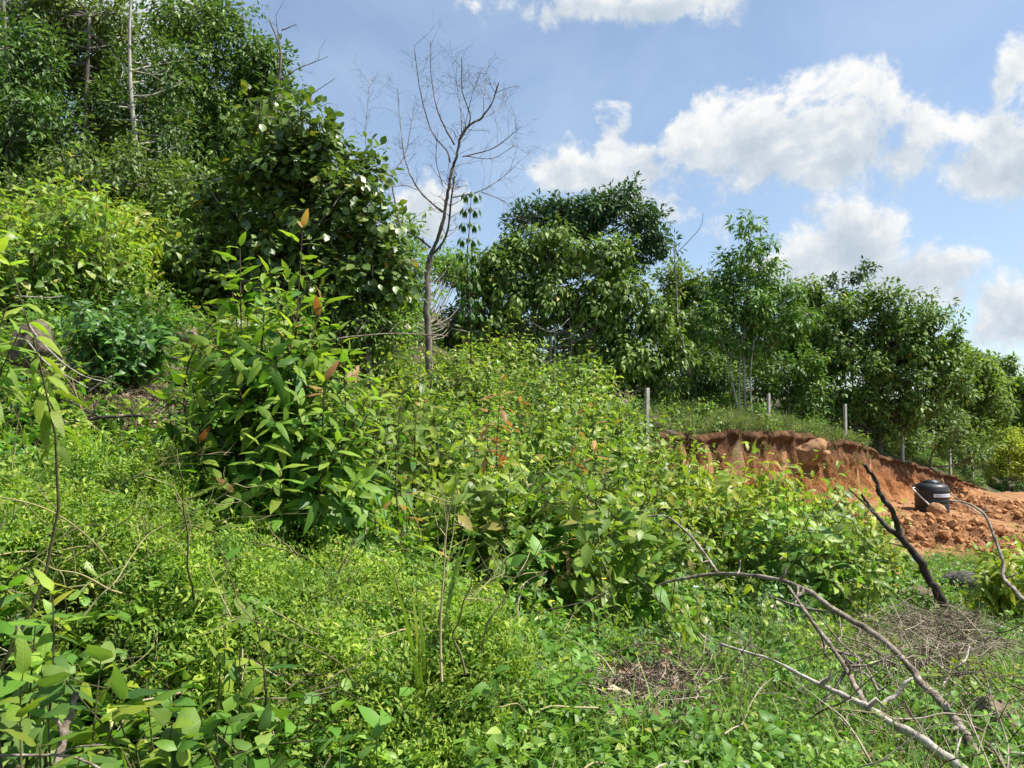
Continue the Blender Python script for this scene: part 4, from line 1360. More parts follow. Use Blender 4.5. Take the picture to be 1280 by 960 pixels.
for i, (pth, lb) in enumerate([([[(570, 412), (590, 415), (600, 413)], [(560, 440), (600, 445), (640, 440), (650, 448)]], 'pale fallen twigs under the dark low tree behind the bare trunk'),
                               ([[(640, 430), (655, 440), (680, 452), (700, 462)], [(660, 400), (690, 415), (712, 398)], [(665, 450), (675, 460), (690, 450)], [(700, 425), (715, 420), (730, 402)]], 'tangle of pale dead twigs behind the thin stems of the leafy tree')]):
    dead_branch(lb, pth, [(.018, .01)] * len(pth), 23.6, 'palewood', .5, 30 + i, 1.5)

# grey rotten log
lg = MB()
g0 = [ground_pt(1192, 750), ground_pt(1215, 752), ground_pt(1242, 757), ground_pt(1270, 766)]
sp = spline([p_ + (0, 0, .22) for p_ in g0], 6)
lv, lt = tube(resample(sp, 40), .25 + .02 * np.sin(np.arange(40) * .4), 18)
lv = lv + .022 * (fbm(lv[:, 0] * 9 + lv[:, 1] * 4, lv[:, 2] * 16 + 5, 3) - .5)[:, None] * np.array([.3, 1, 2.0])
lg.add((lv, lt))
o = lg.build('rotten_log', M['log'])
tag(o, 'grey rotten log lying in the weeds at the right above the straight pale stick', 'log')
# dark earth cut and stump behind the nearest post
stone('tree_stump', drop(at(776, 545, 21.5)), .26, 53, (.8, .7, 1.9), M['deadbark'], 'dark brown upright stump in the shade left of the nearest concrete post', 'stump', .35, .3)

# ------------------------------------------------------------------ plants with single large leaves (each leaf an object)
LEAF_MESH = {}
for mn in ('hero', 'hero_young', 'red', 'thicket2', 'dark', 'weed'):
    LEAF_MESH[mn] = []
    for k, (w, dr, fo, pk, wa, sd) in enumerate([(.33, .3, .4, .45, .012, .06), (.36, .6, .35, .45, .018, -.09), (.30, .95, .45, .47, .02, .12), (.38, .5, .2, .43, .025, -.05), (.34, .8, .3, .45, .025, .14)]):
        LEAF_MESH[mn].append(MB().add(leaf_fine(w, 8, dr, fo, pk, wa, .5, sd)).mesh('large_leaf_' + mn, M[mn]))
HEART = {mn: [MB().add(leaf_fine(w, 8, dr, fo, .33, wa, .7, sd)).mesh('heart_leaf_' + mn, M[mn]) for (w, dr, fo, wa, sd) in [(.62, .25, .35, .02, .06), (.56, .55, .4, .025, -.1), (.68, .45, .25, .03, .03), (.6, .8, .45, .03, .12)]] for mn in ('hero', 'hero_young', 'weed')}
from mathutils import Matrix


def leaf_objects(e, P, D, N, S, meshes):
    X, D, Z = frames(D, N)
    for i in range(len(P)):
        me = meshes[i] if isinstance(meshes[i], bpy.types.Mesh) else meshes[i % len(meshes)]
        o = bpy.data.objects.new('leaf', me)
        col.objects.link(o)
        o.parent = e
        s = S[i]
        o.matrix_basis = Matrix(((X[i, 0] * s, D[i, 0] * s, Z[i, 0] * s, P[i, 0]), (X[i, 1] * s, D[i, 1] * s, Z[i, 1] * s, P[i, 1]), (X[i, 2] * s, D[i, 2] * s, Z[i, 2] * s, P[i, 2]), (0, 0, 0, 1)))


def leafy_plant(name, base, tips, label, leaf=.15, per=14, mats=('hero', 'hero_young'), mode='opp', cat='plant', t0=.2, el=(55, -15), stem_r=.006, lib=None, group=None, limit=300, fill=None, droop=.15, red_tip=False, stem_mat='darkstem', side=0, gap=.55, tip_size=.5):
    """shoots from one root to tips measured in the photograph; the largest leaves are objects of their own"""
    lib = lib or LEAF_MESH
    B = drop(at(*base))
    e = tag(empty(name, B), label, cat, group)
    st = MB()
    A = [[], [], [], [], []]
    for i, tp in enumerate(tips):
        q_ = at(*tp) - B
        s = curved_stem(np.array([rng.normal() * .05, rng.normal() * .05, -.08]), q_, .07, 8)
        st.add(tube(s, np.linspace(stem_r * (1 + np.linalg.norm(q_) * .3), stem_r * .35, len(s)), 5, False))
        L = np.linalg.norm(q_)
        shoots = [(s, max(6, int(per * min(1.3, L / 1.2 + .3))), t0)]
        for j in range(side):
            t = rng.uniform(.2, .7)
            p = along(s, [t])[0]
            b2 = curved_stem(p, p + unit(np.array([rng.normal(), rng.normal(), .5])) * L * rng.uniform(.18, .32), .1, 5)
            st.add(tube(b2, (stem_r * .5, stem_r * .45, stem_r * .4, stem_r * .3, stem_r * .25), 4, False))
            shoots.append((b2, max(4, per // 2), .25))
        for s_, n, tt in shoots:
            P, D, N, S, rel = shoot_leaves(s_, n, leaf, tt, mode, el[0], el[1], tip_size=tip_size)
            D = D - UP * droop
            P = P.copy()
            for i_ in range(len(P)):      # leaf stalks
                pl_ = unit(D[i_:i_ + 1])[0] * S[i_] * rng.uniform(.1, .22)
                st.add(tube(np.array([P[i_], P[i_] + pl_ * .5 + UP * .03 * S[i_], P[i_] + pl_]), stem_r * .28, 3, False))
                P[i_] = P[i_] + pl_
            for a, b_ in zip(A, (P, D, N, S, rel)):
                a.append(b_)
    P, D, N, S, rel = [np.concatenate(a) for a in A]
    y = -np.asarray(P)[:, 1] + .15 * np.asarray(P)[:, 2]
    order = np.argsort(-(S * 2 + y + .25 * np.asarray(P)[:, 2]))
    keep, rest = order[:limit], order[limit:]
    young = rel > gap + .35 * rng.random(len(rel))
    ms = []
    for i in keep:
        mn = mats[1] if young[i] else mats[0]
        if red_tip and rel[i] > .93 and rng.random() < (.1 if len(tips) > 12 else .8):
            mn = 'red'
        L_ = lib[mn] if mn in lib else LEAF_MESH[mn]
        ms.append(L_[int(rng.integers(len(L_)))])
    leaf_objects(e, P[keep], D[keep], N[keep], S[keep], ms)
    st.build('stem', M[stem_mat], e)
    fm = MB()
    if len(rest):
        yg = young[rest]
        for mi_, sel_ in ((0, rest[~yg]), (1, rest[yg])):
            fm.add(scatter(L12, P[sel_], D[sel_], N[sel_], S[sel_]), mi_)
    if fill:
        n, c, rad = fill
        c = np.asarray(c, float)
        d = rvec(n)
        p = c + d * np.asarray(rad) * rng.random((n, 1)) ** .4
        fm.add(scatter(L12, p, d * .7 - UP * .3 + rvec(n) * .4, UP + d * .5 + rvec(n) * .3, leaf * (.6 + .5 * rng.random(n))))
    if fm.n:
        f = fm.build('foliage', [M['hero_fill'], M['hero_young']], e)
        f['kind'] = 'stuff'
    return e


hero_tips = [(310, 352, 5.2), (335, 345, 5.2), (352, 385, 5.0), (388, 352, 5.2), (402, 385, 5.1), (432, 445, 5.0), (458, 500, 4.9), (268, 400, 5.2), (318, 425, 4.9), (366, 412, 4.9), (240, 480, 5.0), (290, 455, 4.85), (378, 288, 5.1), (300, 312, 5.3), (285, 330, 5.4), (255, 455, 5.2), (228, 430, 5.3), (330, 395, 5.1), (285, 420, 5.0), (345, 440, 4.8), (395, 430, 5.0), (425, 415, 5.2), (440, 470, 4.9), (470, 500, 5.0), (208, 500, 5.1),
             (196, 560, 5.0), (300, 490, 4.75), (375, 500, 4.7), (425, 545, 4.7), (248, 545, 4.75), (325, 560, 4.6), (482, 545, 5.0), (205, 620, 4.8), (350, 590, 4.55), (280, 600, 4.6), (450, 600, 4.7), (360, 350, 5.3), (405, 480, 4.75)]
leafy_plant('large_leaved_shrub', (325, 712, 5.1), hero_tips, 'large dark green shrub with long glossy arching leaves, dominating the slope', .175, 28, cat='shrub', t0=.25, el=(58, -12), stem_r=.008, fill=(380, (0, .2, .5), (.75, .5, .55)), red_tip=True, side=2, gap=.58, tip_size=.75)

leafy_plant('sapling', (268, 815, 3.6), [(266, 668, 3.4), (292, 745, 3.45), (250, 740, 3.5)], 'upright young sapling with a whorl of pale pointed leaves in front of the large shrub', .15, 13, cat='sapling', droop=.1, el=(45, 0), tip_size=.8, stem_mat='stem')
leafy_plant('sapling', (305, 900, 3.0), [(318, 765, 2.9), (300, 790, 2.95), (275, 830, 3.0)], 'broad-leaved sapling beside the bright creeper, below the pale whorl', .115, 14, cat='sapling', stem_mat='stem', tip_size=.8)
leafy_plant('broad_leaved_weed', (40, 960, 2.5), [(66, 745, 2.45), (45, 775, 2.5), (52, 830, 2.5)], 'tall weed with pale green leaves rising left of the bright creeper', .125, 17, mats=('weed', 'hero_young'), stem_mat='stem', tip_size=.8)
leafy_plant('broad_leaved_weed', (-30, 930, 2.3), [(8, 740, 2.3), (15, 800, 2.2), (-20, 770, 2.3), (28, 850, 2.2)], 'weed with drooping dusty green leaves at the lower left edge', .13, 17, mats=('weed', 'hero'), stem_mat='stem', tip_size=.85)
leafy_plant('heart_leaved_weed', (120, 985, 2.3), [(125, 835, 2.3), (85, 855, 2.25), (60, 890, 2.2), (150, 880, 2.35)], 'heart-leaved weed beside the broken brown stake', .12, 12, mats=('hero_young', 'weed'), lib=HEART, stem_mat='stem', tip_size=.9, side=1, t0=.3)
leafy_plant('heart_leaved_weed', (190, 1000, 2.5), [(185, 885, 2.5), (150, 900, 2.4), (215, 905, 2.5), (235, 925, 2.5), (170, 935, 2.4)], 'low heart-leaved weed along the bottom edge between the stake and the sapling', .11, 12, mats=('weed', 'hero_young'), lib=HEART, stem_mat='stem', tip_size=.9, side=1, t0=.3)
leafy_plant('heart_leaved_weed', (300, 1010, 2.6), [(285, 905, 2.6), (330, 920, 2.6), (255, 925, 2.55), (310, 945, 2.5)], 'low heart-leaved weed at the bottom below the broad-leaved sapling', .105, 12, mats=('hero', 'weed'), lib=HEART, stem_mat='stem', tip_size=.9, side=1, t0=.3)
leafy_plant('heart_leaved_weed', (20, 1010, 2.1), [(25, 905, 2.1), (-5, 880, 2.1), (50, 935, 2.05), (100, 945, 2.1)], 'low broad-leaved weed in the lower left corner under the stake', .11, 12, mats=('weed', 'hero_young'), lib=HEART, stem_mat='stem', tip_size=.9, side=1, t0=.3)
leafy_plant('heart_leaved_weed', (430, 1010, 2.8), [(425, 930, 2.8), (470, 925, 2.8), (395, 945, 2.75), (445, 950, 2.7)], 'small heart-leaved weed at the bottom edge under the bright creeper', .09, 10, mats=('hero_young', 'weed'), lib=HEART, stem_mat='stem', tip_size=.9, side=1, t0=.3)
leafy_plant('overhanging_plant', (-120, 640, 2.6), [(2, 270, 2.6), (14, 335, 2.55), (8, 385, 2.5), (22, 420, 2.5), (-8, 320, 2.5), (-15, 440, 2.45), (2, 465, 2.5), (-30, 290, 2.6)], 'bright close plant hanging into the picture at the left edge', .10, 18, mats=('hero_young', 'hero_young'), stem_mat='stem', t0=.68, droop=.2, tip_size=.85)
leafy_plant('sapling', (515, 730, 5.0), [(505, 640, 5.0), (530, 655, 4.95), (480, 640, 5.0), (545, 690, 4.9)], 'young sapling with pinkish new leaves at the foot of the large shrub', .17, 13, cat='sapling', red_tip=True)
leafy_plant('sapling', (470, 650, 5.6), [(440, 500, 5.5), (455, 520, 5.6), (478, 480, 5.8), (495, 560, 5.6)], 'dark-stemmed sapling with arching leaves against the side of the large shrub', .2, 14, cat='sapling')
leafy_plant('sapling', (505, 600, 6.2), [(508, 470, 6.3), (520, 520, 6.2), (495, 540, 6.2)], 'slim sapling with blue green leaves just beyond the large shrub', .16, 16, cat='sapling')
leafy_plant('red_sapling', (628, 660, 7.6), [(627, 478, 7.6), (612, 500, 7.7), (650, 505, 7.7)], 'dark-stemmed sapling with reddish new leaves in the middle of the thicket', .19, 16, mats=('thicket2', 'red'), cat='sapling', t0=.4, gap=.3)
leafy_plant('red_sapling', (742, 600, 8.5), [(740, 510, 8.5), (725, 520, 8.6)], 'smaller sapling with rusty leaves deeper in the thicket', .19, 14, mats=('thicket2', 'red'), cat='sapling', t0=.3, gap=.3)
leafy_plant('red_sapling', (712, 790, 6.0), [(708, 678, 6.0), (740, 690, 6.0), (695, 720, 5.9)], 'sapling with brownish red leaflets low in the middle of the thicket', .18, 14, mats=('hero', 'red'), cat='sapling', t0=.35, gap=.4)
leafy_plant('heart_leaved_plant', (815, 770, 6.3), [(800, 640, 6.3), (830, 650, 6.3), (845, 690, 6.2), (790, 680, 6.2), (815, 705, 6.1), (770, 700, 6.3)], 'broad heart-leaved plant below the arching bare twig', .22, 12, mats=('hero', 'weed'), lib=HEART, stem_mat='stem')
leafy_plant('heart_leaved_plant', (610, 690, 6.4), [(600, 600, 6.4), (625, 615, 6.4), (585, 640, 6.3), (640, 650, 6.3), (560, 620, 6.5)], 'heart-leaved plant under the reddish sapling', .19, 12, mats=('hero', 'hero_young'), lib=HEART, stem_mat='stem')
leafy_plant('heart_leaved_plant', (720, 870, 4.7), [(700, 800, 4.7), (735, 815, 4.7), (690, 770, 4.8), (670, 830, 4.6)], 'small heart-leaved plant left of the dry leaf patch', .12, 11, mats=('weed', 'hero_young'), lib=HEART, stem_mat='stem')
leafy_plant('heart_leaved_plant', (680, 985, 3.4), [(672, 870, 3.4), (690, 895, 3.4), (650, 920, 3.35), (720, 920, 3.4), (740, 945, 3.3)], 'heart-leaved weed at the bottom in front of the dry leaf patch', .10, 11, mats=('weed', 'hero'), lib=HEART, stem_mat='stem')
leafy_plant('heart_leaved_plant', (820, 985, 3.5), [(800, 925, 3.5), (840, 935, 3.5), (775, 945, 3.45)], 'low pale weed at the bottom edge below the dry leaf patch', .09, 10, mats=('weed', 'hero_young'), lib=HEART, stem_mat='stem')
leafy_plant('heart_leaved_plant', (880, 800, 5.6), [(850, 775, 5.6), (820, 790, 5.5), (870, 810, 5.4), (845, 830, 5.3)], 'leafy weed just above the dry leaf patch', .11, 11, mats=('weed', 'hero'), lib=HEART, stem_mat='stem')
leafy_plant('sapling', (1010, 750, 8.2), [(980, 660, 8.2), (1010, 665, 8.2), (940, 680, 8.3), (1030, 690, 8.1), (955, 650, 8.4), (1000, 700, 8.0)], 'dark round-leaved bush in the hollow above the long grey branch', .12, 14, mats=('dark', 'dark'), cat='shrub', side=2)

# dark glossy bush
DKB = shrub_proto('dark_glossy_bush', [M['dark'], M['dark']], h=1.25, r=.75, nst=22, leaf=.13, tpl=L6, per=22, mode='spiral', branch=4, el_base=10)
place_shrub(DKB, drop(at(140, 490, 8.4)), 1.0, label='dense dark glossy bush beside the large brown rock', cat='bush')
place_shrub(DKB, drop(at(962, 760, 7.6)), .62, label='dark glossy bush low behind the long grey branch', cat='bush')
place_shrub(DKB, drop(at(345, 330, 12.8)), 1.05, label='dark glossy bush under the round-leaved tree', cat='bush')

# ------------------------------------------------------------------ thicket shrubs
S1 = [shrub_proto('thicket_shrub', [M['thicket'], M['thicket_tip']], h=1.0 + .15 * k, r=.55, nst=11, leaf=.185 - .012 * k, tpl=(L6, leaf_tpl(.62, 3, .4, .25, .33))[k % 2], per=14, mode='opp', branch=3, el_base=-5, droop=.15) for k in range(6)]
S2 = [shrub_proto('yellow_shrub', [M['thicket2'], M['thicket_tip']], h=1.25 + .15 * k, r=.6, nst=9, leaf=.25, tpl=L6n, per=18, mode='spiral', branch=3, el_base=-10, droop=.45, t0=.3) for k in range(3)]
S3 = [shrub_proto('broad_shrub', [M['hero_fill'], M['thicket']], h=.8 + .1 * k, r=.42, nst=8, leaf=.17, tpl=leaf_tpl(.66, 3, .35, .2, .35), per=13, mode='opp', branch=2, el_base=-5, droop=.2) for k in range(3)]

THICK = [(450, 470), (520, 520), (620, 560), (700, 560), (790, 575), (830, 610), (870, 650), (940, 690), (1060, 690), (1120, 740), (1090, 790), (990, 780), (850, 770), (690, 800), (600, 770), (500, 720), (470, 640), (430, 560)]
placed = []


ZONES = [(325, 560, 'the large-leaved shrub'), (536, 460, 'the bare dead tree'), (627, 520, 'the reddish sapling with the dark stem'), (742, 560, 'the smaller rusty sapling'), (712, 700, 'the brownish red sapling'), (810, 690, 'the heart-leaved plant under the arching twig'),
         (808, 530, 'the nearest concrete post'), (1057, 540, 'the post above the middle of the bank'), (1165, 600, 'the black tank'), (965, 700, 'the dark bush behind the long grey branch'), (1150, 720, 'the forked dark branch'), (1230, 740, 'the grey rotten log'), (690, 490, 'the thin pale stems'),
         (500, 640, 'the pinkish young sapling'), (610, 640, 'the heart-leaved plant under the reddish sapling'), (505, 530, 'the slim blue green sapling'), (140, 430, 'the dark glossy bush'), (40, 420, 'the large brown rock'), (180, 280, 'the thin white trunk'), (103, 270, 'the dull grey trunk'),
         (400, 380, 'the round-leaved tree'), (345, 300, 'the bush under the round-leaved tree'), (960, 530, 'the post above the tan boulder'), (905, 600, 'the layered yellow green shrub'), (880, 745, 'the start of the long grey branch'), (228, 400, 'the pale tan rock'), (575, 740, 'the dark dead twig over the creeper')]


def zone_label(label, group, u, v):
    z = min(ZONES, key=lambda k: (k[0] - u) ** 2 + (k[1] - v) ** 2)
    return label + ' nearest ' + z[2], group + ' near ' + z[2][4:]


def fill(poly, n, Yr, protos, smin, smax, label, group, cat='shrub', sep=.42, tries=6000, avoid=None):
    k = 0
    poly = np.array(poly, float)
    for _ in range(tries):
        if k >= n:
            break
        Y = math.exp(rng.uniform(math.log(Yr[0]), math.log(Yr[1])))
        u = rng.uniform(poly[:, 0].min(), poly[:, 0].max())
        x = (u - 640) / F * Y
        z = float(ground(np.array([x]), np.array([Y]))[0])
        uu, vv = project(np.array([x, Y, z]))
        if not inpoly(np.array([uu]), np.array([vv]), poly)[0]:
            continue
        if any((x - a) ** 2 + (Y - b_) ** 2 < sep * sep for a, b_ in placed):
            continue
        if avoid is not None and avoid(x, Y):
            continue
        placed.append((x, Y))
        pr = protos[int(rng.integers(len(protos)))]
        hv_ = float(fbm(np.array([x * .9 + 20]), np.array([Y * .9]), 3)[0])
        lb2, gp2 = zone_label(label, group, uu, vv)
        place_shrub(pr, (x, Y, z - .03), (smin + (smax - smin) * np.clip((hv_ - .3) / .4, 0, 1)) * rng.uniform(.85, 1.15), None, lb2, gp2, cat, .16)
        k += 1
    return k


pit = lambda x, y: bool((bank_dist(np.array([x]), np.array([y]))[0] < .3) and x > 3.0 and y > 16.0)
nfo = []
nfo.append(fill(THICK, 160, (5.4, 20), S1, .6, 1.3, 'light green thicket shrub', 'light green shrubs of the middle thicket', avoid=pit))
nfo.append(fill(THICK, 60, (5.4, 16), S3, .7, 1.15, 'darker broad-leaved thicket shrub', 'broad-leaved shrubs of the middle thicket', avoid=pit, sep=.3))
nfo.append(fill([(-60, 300), (60, 280), (260, 300), (330, 360), (470, 440), (480, 520), (330, 560), (230, 420), (60, 420), (-60, 420)], 42, (8.5, 17), S1, .7, 1.2, 'light green upper-slope shrub', 'light green shrubs below the forest', avoid=None))
nfo.append(fill([(-60, 290), (60, 270), (240, 290), (260, 340), (60, 390), (-60, 400)], 46, (9.0, 16.5), S2, .65, 1.15, 'yellow green hanging-leaved shrub', 'yellow green shrubs at the foot of the forest', sep=.5))
nfo.append(fill([(560, 480), (640, 490), (760, 545), (790, 575), (700, 590), (560, 540)], 40, (14, 22), S1, .9, 1.3, 'light green far shrub', 'light green shrubs before the trees', sep=.5))
nfo.append(fill([(800, 560), (960, 545), (1060, 560), (1250, 620), (1280, 600), (1280, 540), (1060, 510), (800, 500)], 60, (21, 46), S3, .6, 1.1, 'low dark bank-top shrub', 'low shrubs on top of the bank', sep=.7, avoid=lambda x, y: bool(bank_dist(np.array([x]), np.array([y]))[0] < 1.5)))
nfo.append(fill([(1040, 690), (1130, 700), (1290, 720), (1290, 780), (1100, 800), (1060, 760)], 26, (8, 15), S3, .4, .7, 'small broad-leaved shrub among weeds', 'small shrubs around the grey log', sep=.5, avoid=lambda x, y: bool(abs(project(np.array([x, y, float(ground(np.array([x]), np.array([y]))[0])]))[0] - 1232) < 75 and y < 13.5)))
S4 = [shrub_proto('young_weed', [M[m_], M['hero_young']], h=.5 + .1 * k, r=.2, nst=3, leaf=.13, tpl=leaf_fine((.42, .5, .6, .38)[k], 6, .45, .35, .4, .015), per=11, mode='opp', branch=1, el_base=0, droop=.2) for k, m_ in enumerate(('weed', 'thicket', 'hero', 'thicket2'))]
placed = []
nfo.append(fill([(-60, 735), (330, 745), (560, 790), (700, 860), (720, 1000), (450, 1000), (-60, 1000)], 40, (3.2, 5.6), S4, .55, 1.05, 'young weed poking out of the creeper', 'young weeds in the creeper', 'weed', sep=.22))
nfo.append(fill([(560, 760), (800, 780), (1000, 790), (1120, 820), (1280, 900), (1280, 1000), (640, 1000)], 85, (3.3, 8), S4, .5, .95, 'young weed among grass and dead twigs', 'young weeds among the dead twigs', 'weed', sep=.25, avoid=lambda x, y: bool((abs(project(np.array([x, y, 0.]))[0] - 815) < 90 and y > 4) or (y < 4.7 and project(np.array([x, y, .3]))[0] > 930))))
nfo.append(fill([(470, 690), (620, 740), (760, 770), (900, 800), (890, 850), (740, 850), (640, 850), (590, 800), (480, 760)], 44, (3.8, 7.5), S4, .8, 1.35, 'young weed standing in front of the thicket', 'young weeds in front of the thicket', 'weed', sep=.24))
nfo.append(fill([(470, 690), (620, 740), (760, 770), (1000, 790), (990, 850), (740, 860), (640, 850), (590, 800), (480, 760)], 20, (4.2, 7.5), S3, .45, .75, 'small shrub before the thicket', 'small shrubs in front of the thicket', 'shrub', sep=.24))
nfo.append(fill([(0, 545), (200, 560), (200, 690), (-60, 700), (-60, 560)], 18, (4.2, 7.5), S3, .45, .85, 'small broad-leaved shrub above the creeper', 'small shrubs above the creeper', 'shrub', sep=.3))
nfo.append(fill([(-40, 800), (230, 800), (340, 880), (360, 1000), (-40, 1000)], 26, (3.0, 4.6), S4, .55, 1.0, 'young weed in the lower corner', 'young weeds in the lower corner', 'weed', sep=.2))
nfo.append(fill([(640, 860), (760, 850), (780, 1000), (600, 1000)], 16, (3.2, 5.0), S4, .5, .9, 'young weed at the edge of the creeper', 'young weeds at the edge of the creeper', 'weed', sep=.2))
nfo.append(fill([(0, 545), (200, 560), (200, 690), (-60, 700), (-60, 560)], 60, (4.0, 8.0), S4, .8, 1.4, 'young weed on the slope above the creeper', 'young weeds above the creeper', 'weed', sep=.17))
nfo.append(fill([(1170, 560), (1290, 585), (1300, 625), (1240, 612), (1180, 598)], 30, (34, 60), S3, .55, 1.1, 'low dark far bank-top shrub', 'low shrubs at the far end of the bank', sep=.8, avoid=lambda x, y: bool(bank_dist(np.array([x]), np.array([y]))[0] < .8)))
yl = [((905, 690, 11.5), 1.45, 'tall yellow green shrub with layered hanging leaves in front of the red bank'), ((880, 680, 10.0), 1.23, 'yellow green shrub with hanging leaves, nearer of the pair before the red bank'),
      ((950, 690, 12.0), 1.38, 'yellow green shrub right of the layered one before the red bank'), ((1020, 700, 13.0), 1.52, 'yellow green shrub whose top covers the middle of the cut bank'), ((1050, 700, 11.5), 1.16, 'yellow green shrub beside the forked dark branch'),
      ((1262, 735, 10.0), 0.85, 'leafy shrub at the right edge behind the arching bare stem'), ((1290, 740, 10.8), 1.05, 'leafy shrub cut off by the right edge beside the red soil'), ((1085, 720, 11.0), 0.87, 'small yellow green shrub left of the forked dark branch'),
      ((990, 720, 9.5), 1.09, 'yellow green shrub above the dark glossy bush'), ((860, 640, 13.5), 1.30, 'yellow green shrub at the end of the red bank below the nearest post')]
for i, (p, s, lb) in enumerate(yl):
    place_shrub(S2[i % 3], drop(at(*p)), s, None, lb, 'yellow green shrubs before the red bank')
print('shrubs', nfo)


# ------------------------------------------------------------------ ground cover (stuff)
def polar_points(n, Y0, Y1, u0=-140, u1=1420, p=1.0):
    s = rng.random(n)
    Y = np.exp(np.log(Y0) + (np.log(Y1) - np.log(Y0)) * s ** p)
    u = rng.uniform(u0, u1, n)
    x = (u - 640) / F * Y
    z = ground(x, Y)
    P = np.stack([x, Y, z], -1)
    uu, vv = project(P)
    return P, uu, vv


CLUMP_MATS = [1]


def clumps(protos, P, s, tilt=.25):
    """protos: list of (V, T) plants; joined copies at P"""
    b_ = MB()
    nm = CLUMP_MATS[0]
    which = rng.integers(len(protos), size=len(P))
    for k, pr in enumerate(protos):
        m = which == k
        n = m.sum()
        if not n:
            continue
        N = unit(UP + rng.normal(size=(n, 3)) * tilt)
        D = unit(np.cross(N, rvec(n)))
        b_.add(scatter(pr, P[m], D, N, s[m]), k % nm)
    return b_


def as_tpl(mb):
    return np.concatenate(mb.V), np.concatenate(mb.T)


# small broad-leaved weeds everywhere
wp, wpn = [], []
for k in range(6):
    f, fn = MB(), MB()
    for j in range(4):
        a = j * 1.7 + rng.random()
        s = curved_stem((0, 0, 0), (math.cos(a) * rng.uniform(.05, .2), math.sin(a) * rng.uniform(.05, .2), rng.uniform(.12, .42)), .1, 5)
        P, D, N, S, rel = shoot_leaves(s, 7, (.062, .095, .08)[k % 3], .2, 'opp' if k % 2 else 'spiral', 50, 0, tip_size=.6)
        f.add(scatter(L4 if k < 4 else leaf_tpl(.7, 2, .3, .2, .4), P, D, N, S))
        fn.add(scatter(leaf_tpl(.5, 3, .4, .3, .42, .015) if k < 4 else leaf_tpl(.7, 3, .4, .25, .36, .015), P, D, N, S))
    wp.append(as_tpl(f))
    wpn.append(as_tpl(fn))
P, uu, vv = polar_points(11800, 2.6, 24)
rd = (bank_dist(P[:, 0], P[:, 1]) < .6) & (P[:, 0] > 3) & (P[:, 1] > 15) & inpoly(uu, vv, RED_POLY)
lit1 = inpoly(uu, vv, [(10, 480), (120, 470), (210, 495), (200, 560), (60, 575), (0, 540)])
lit2 = ((uu - 815) / 95) ** 2 + ((vv - 905) / 52) ** 2 < 1
lit3 = ((uu - 1165) / 75) ** 2 + ((vv - 838) / 42) ** 2 < 1
crp = inpoly(uu, vv, CREEP)
bare = inpoly(uu, vv, [(1235, 765), (1300, 755), (1320, 800), (1245, 795)])
keep = ~(rd | lit1 | lit2 | bare) & ~(lit3 & (rng.random(len(P)) < .8)) & ~(crp & (rng.random(len(P)) < .88)) & ~(inpoly(uu, vv, THICK) & (rng.random(len(P)) < .6)) & (rng.random(len(P)) < .55 + .45 * (fbm(P[:, 0] * 2, P[:, 1] * 2) > .45))
keep &= ~((uu > 900) & (vv > 770) & (rng.random(len(P)) < .15 + .25 * (uu > 1040)))
P = P[keep]
CLUMP_MATS[0] = 3
uk, vk = uu[keep], vv[keep]
low = np.clip((uk - 640) / 150, 0, 1) * np.clip((vk - 740) / 70, 0, 1)
sw = rng.uniform(.6, 1.4, len(P)) * (1 - .3 * low)
near = P[:, 1] < 4.1
wb = clumps(wp, P[~near] - (0, 0, .02), sw[~near])
wb2 = clumps(wpn, P[near] - (0, 0, .02), sw[near])
for v_, t_, i_ in zip(wb2.V, wb2.T, wb2.I):
    wb.V.append(v_)
    wb.T.append(t_ - t_.min() + wb.n)
    wb.I.append(i_)
    wb.n += len(v_)
o = wb.build('weeds_ground_cover', [M['weed'], M['hero_fill'], M['thicket']])
CLUMP_MATS[0] = 1
tag(o, 'small broad-leaved weeds covering the whole slope', None, None, 'stuff')
print('weeds', len(P))

# bright creeper mat
cp = []
for k in range(5):
    f = MB()
    a = rng.random() * 6
    s = spline([(0, 0, -.02), (.05, .01, .05), (.12, .02, .055), (.2, .03 * rng.normal(), .0)], 4)
    P_, D, N, S, rel = shoot_leaves(s, 28, .031, .05, 'opp', 30, 5, jitter=.5)
    N = N * .3 + UP * 1.0
    f.add(scatter(leaf_far(.42, .25, .25), P_, D, N, S))
    cp.append(as_tpl(f))
P, uu, vv = polar_points(52000, 2.5, 6.2, -200, 760)
x, y = P[:, 0], P[:, 1]
lump = fbm(x * 2.1 + 3, y * 2.1 + 8, 2)
lump = np.clip((lump - .40) / .20, 0, 1) ** .55
edge = inpoly(uu, vv + rng.normal(size=len(uu)) * 14, CREEP)
patch = fbm(x * 7 + 30, y * 7, 3)
keep = edge & (y > 3.2 - .0022 * np.clip(uu - 250, 0, 250)) & ((lump > .3) | (rng.random(len(P)) < .03)) & (patch > .42) & (rng.random(len(P)) < .72)
tp1 = np.clip((y[keep] - 2.8) / .7, .2, 1) * np.clip((735 - uu[keep]) / 170, .12, 1)
P = P[keep] + np.stack([np.zeros(keep.sum()), np.zeros(keep.sum()), tp1 * (.04 + lump[keep] * .5 * (.6 + .8 * fbm(x[keep] * .8 + 9, y[keep] * .8, 2)) + (patch[keep] - .5) * .5) - .1 * rng.random(keep.sum()) ** 2], -1)
P = P[rng.permutation(len(P))[:9800]]
_u, _v = project(P)
P = P[inpoly(_u, _v, CREEP_BAND) | (rng.random(len(P)) < .38)][:8200]
CLUMP_MATS[0] = 2
o = clumps(cp, P, rng.uniform(.6, 1.5, len(P)), .65).build('creeper_ground_cover', [M['creeper'], M['creeper_old']])
CLUMP_MATS[0] = 1
tag(o, 'bright yellow green creeper with tiny leaflets carpeting the foreground humps', None, None, 'stuff')
print('creeper', len(P))
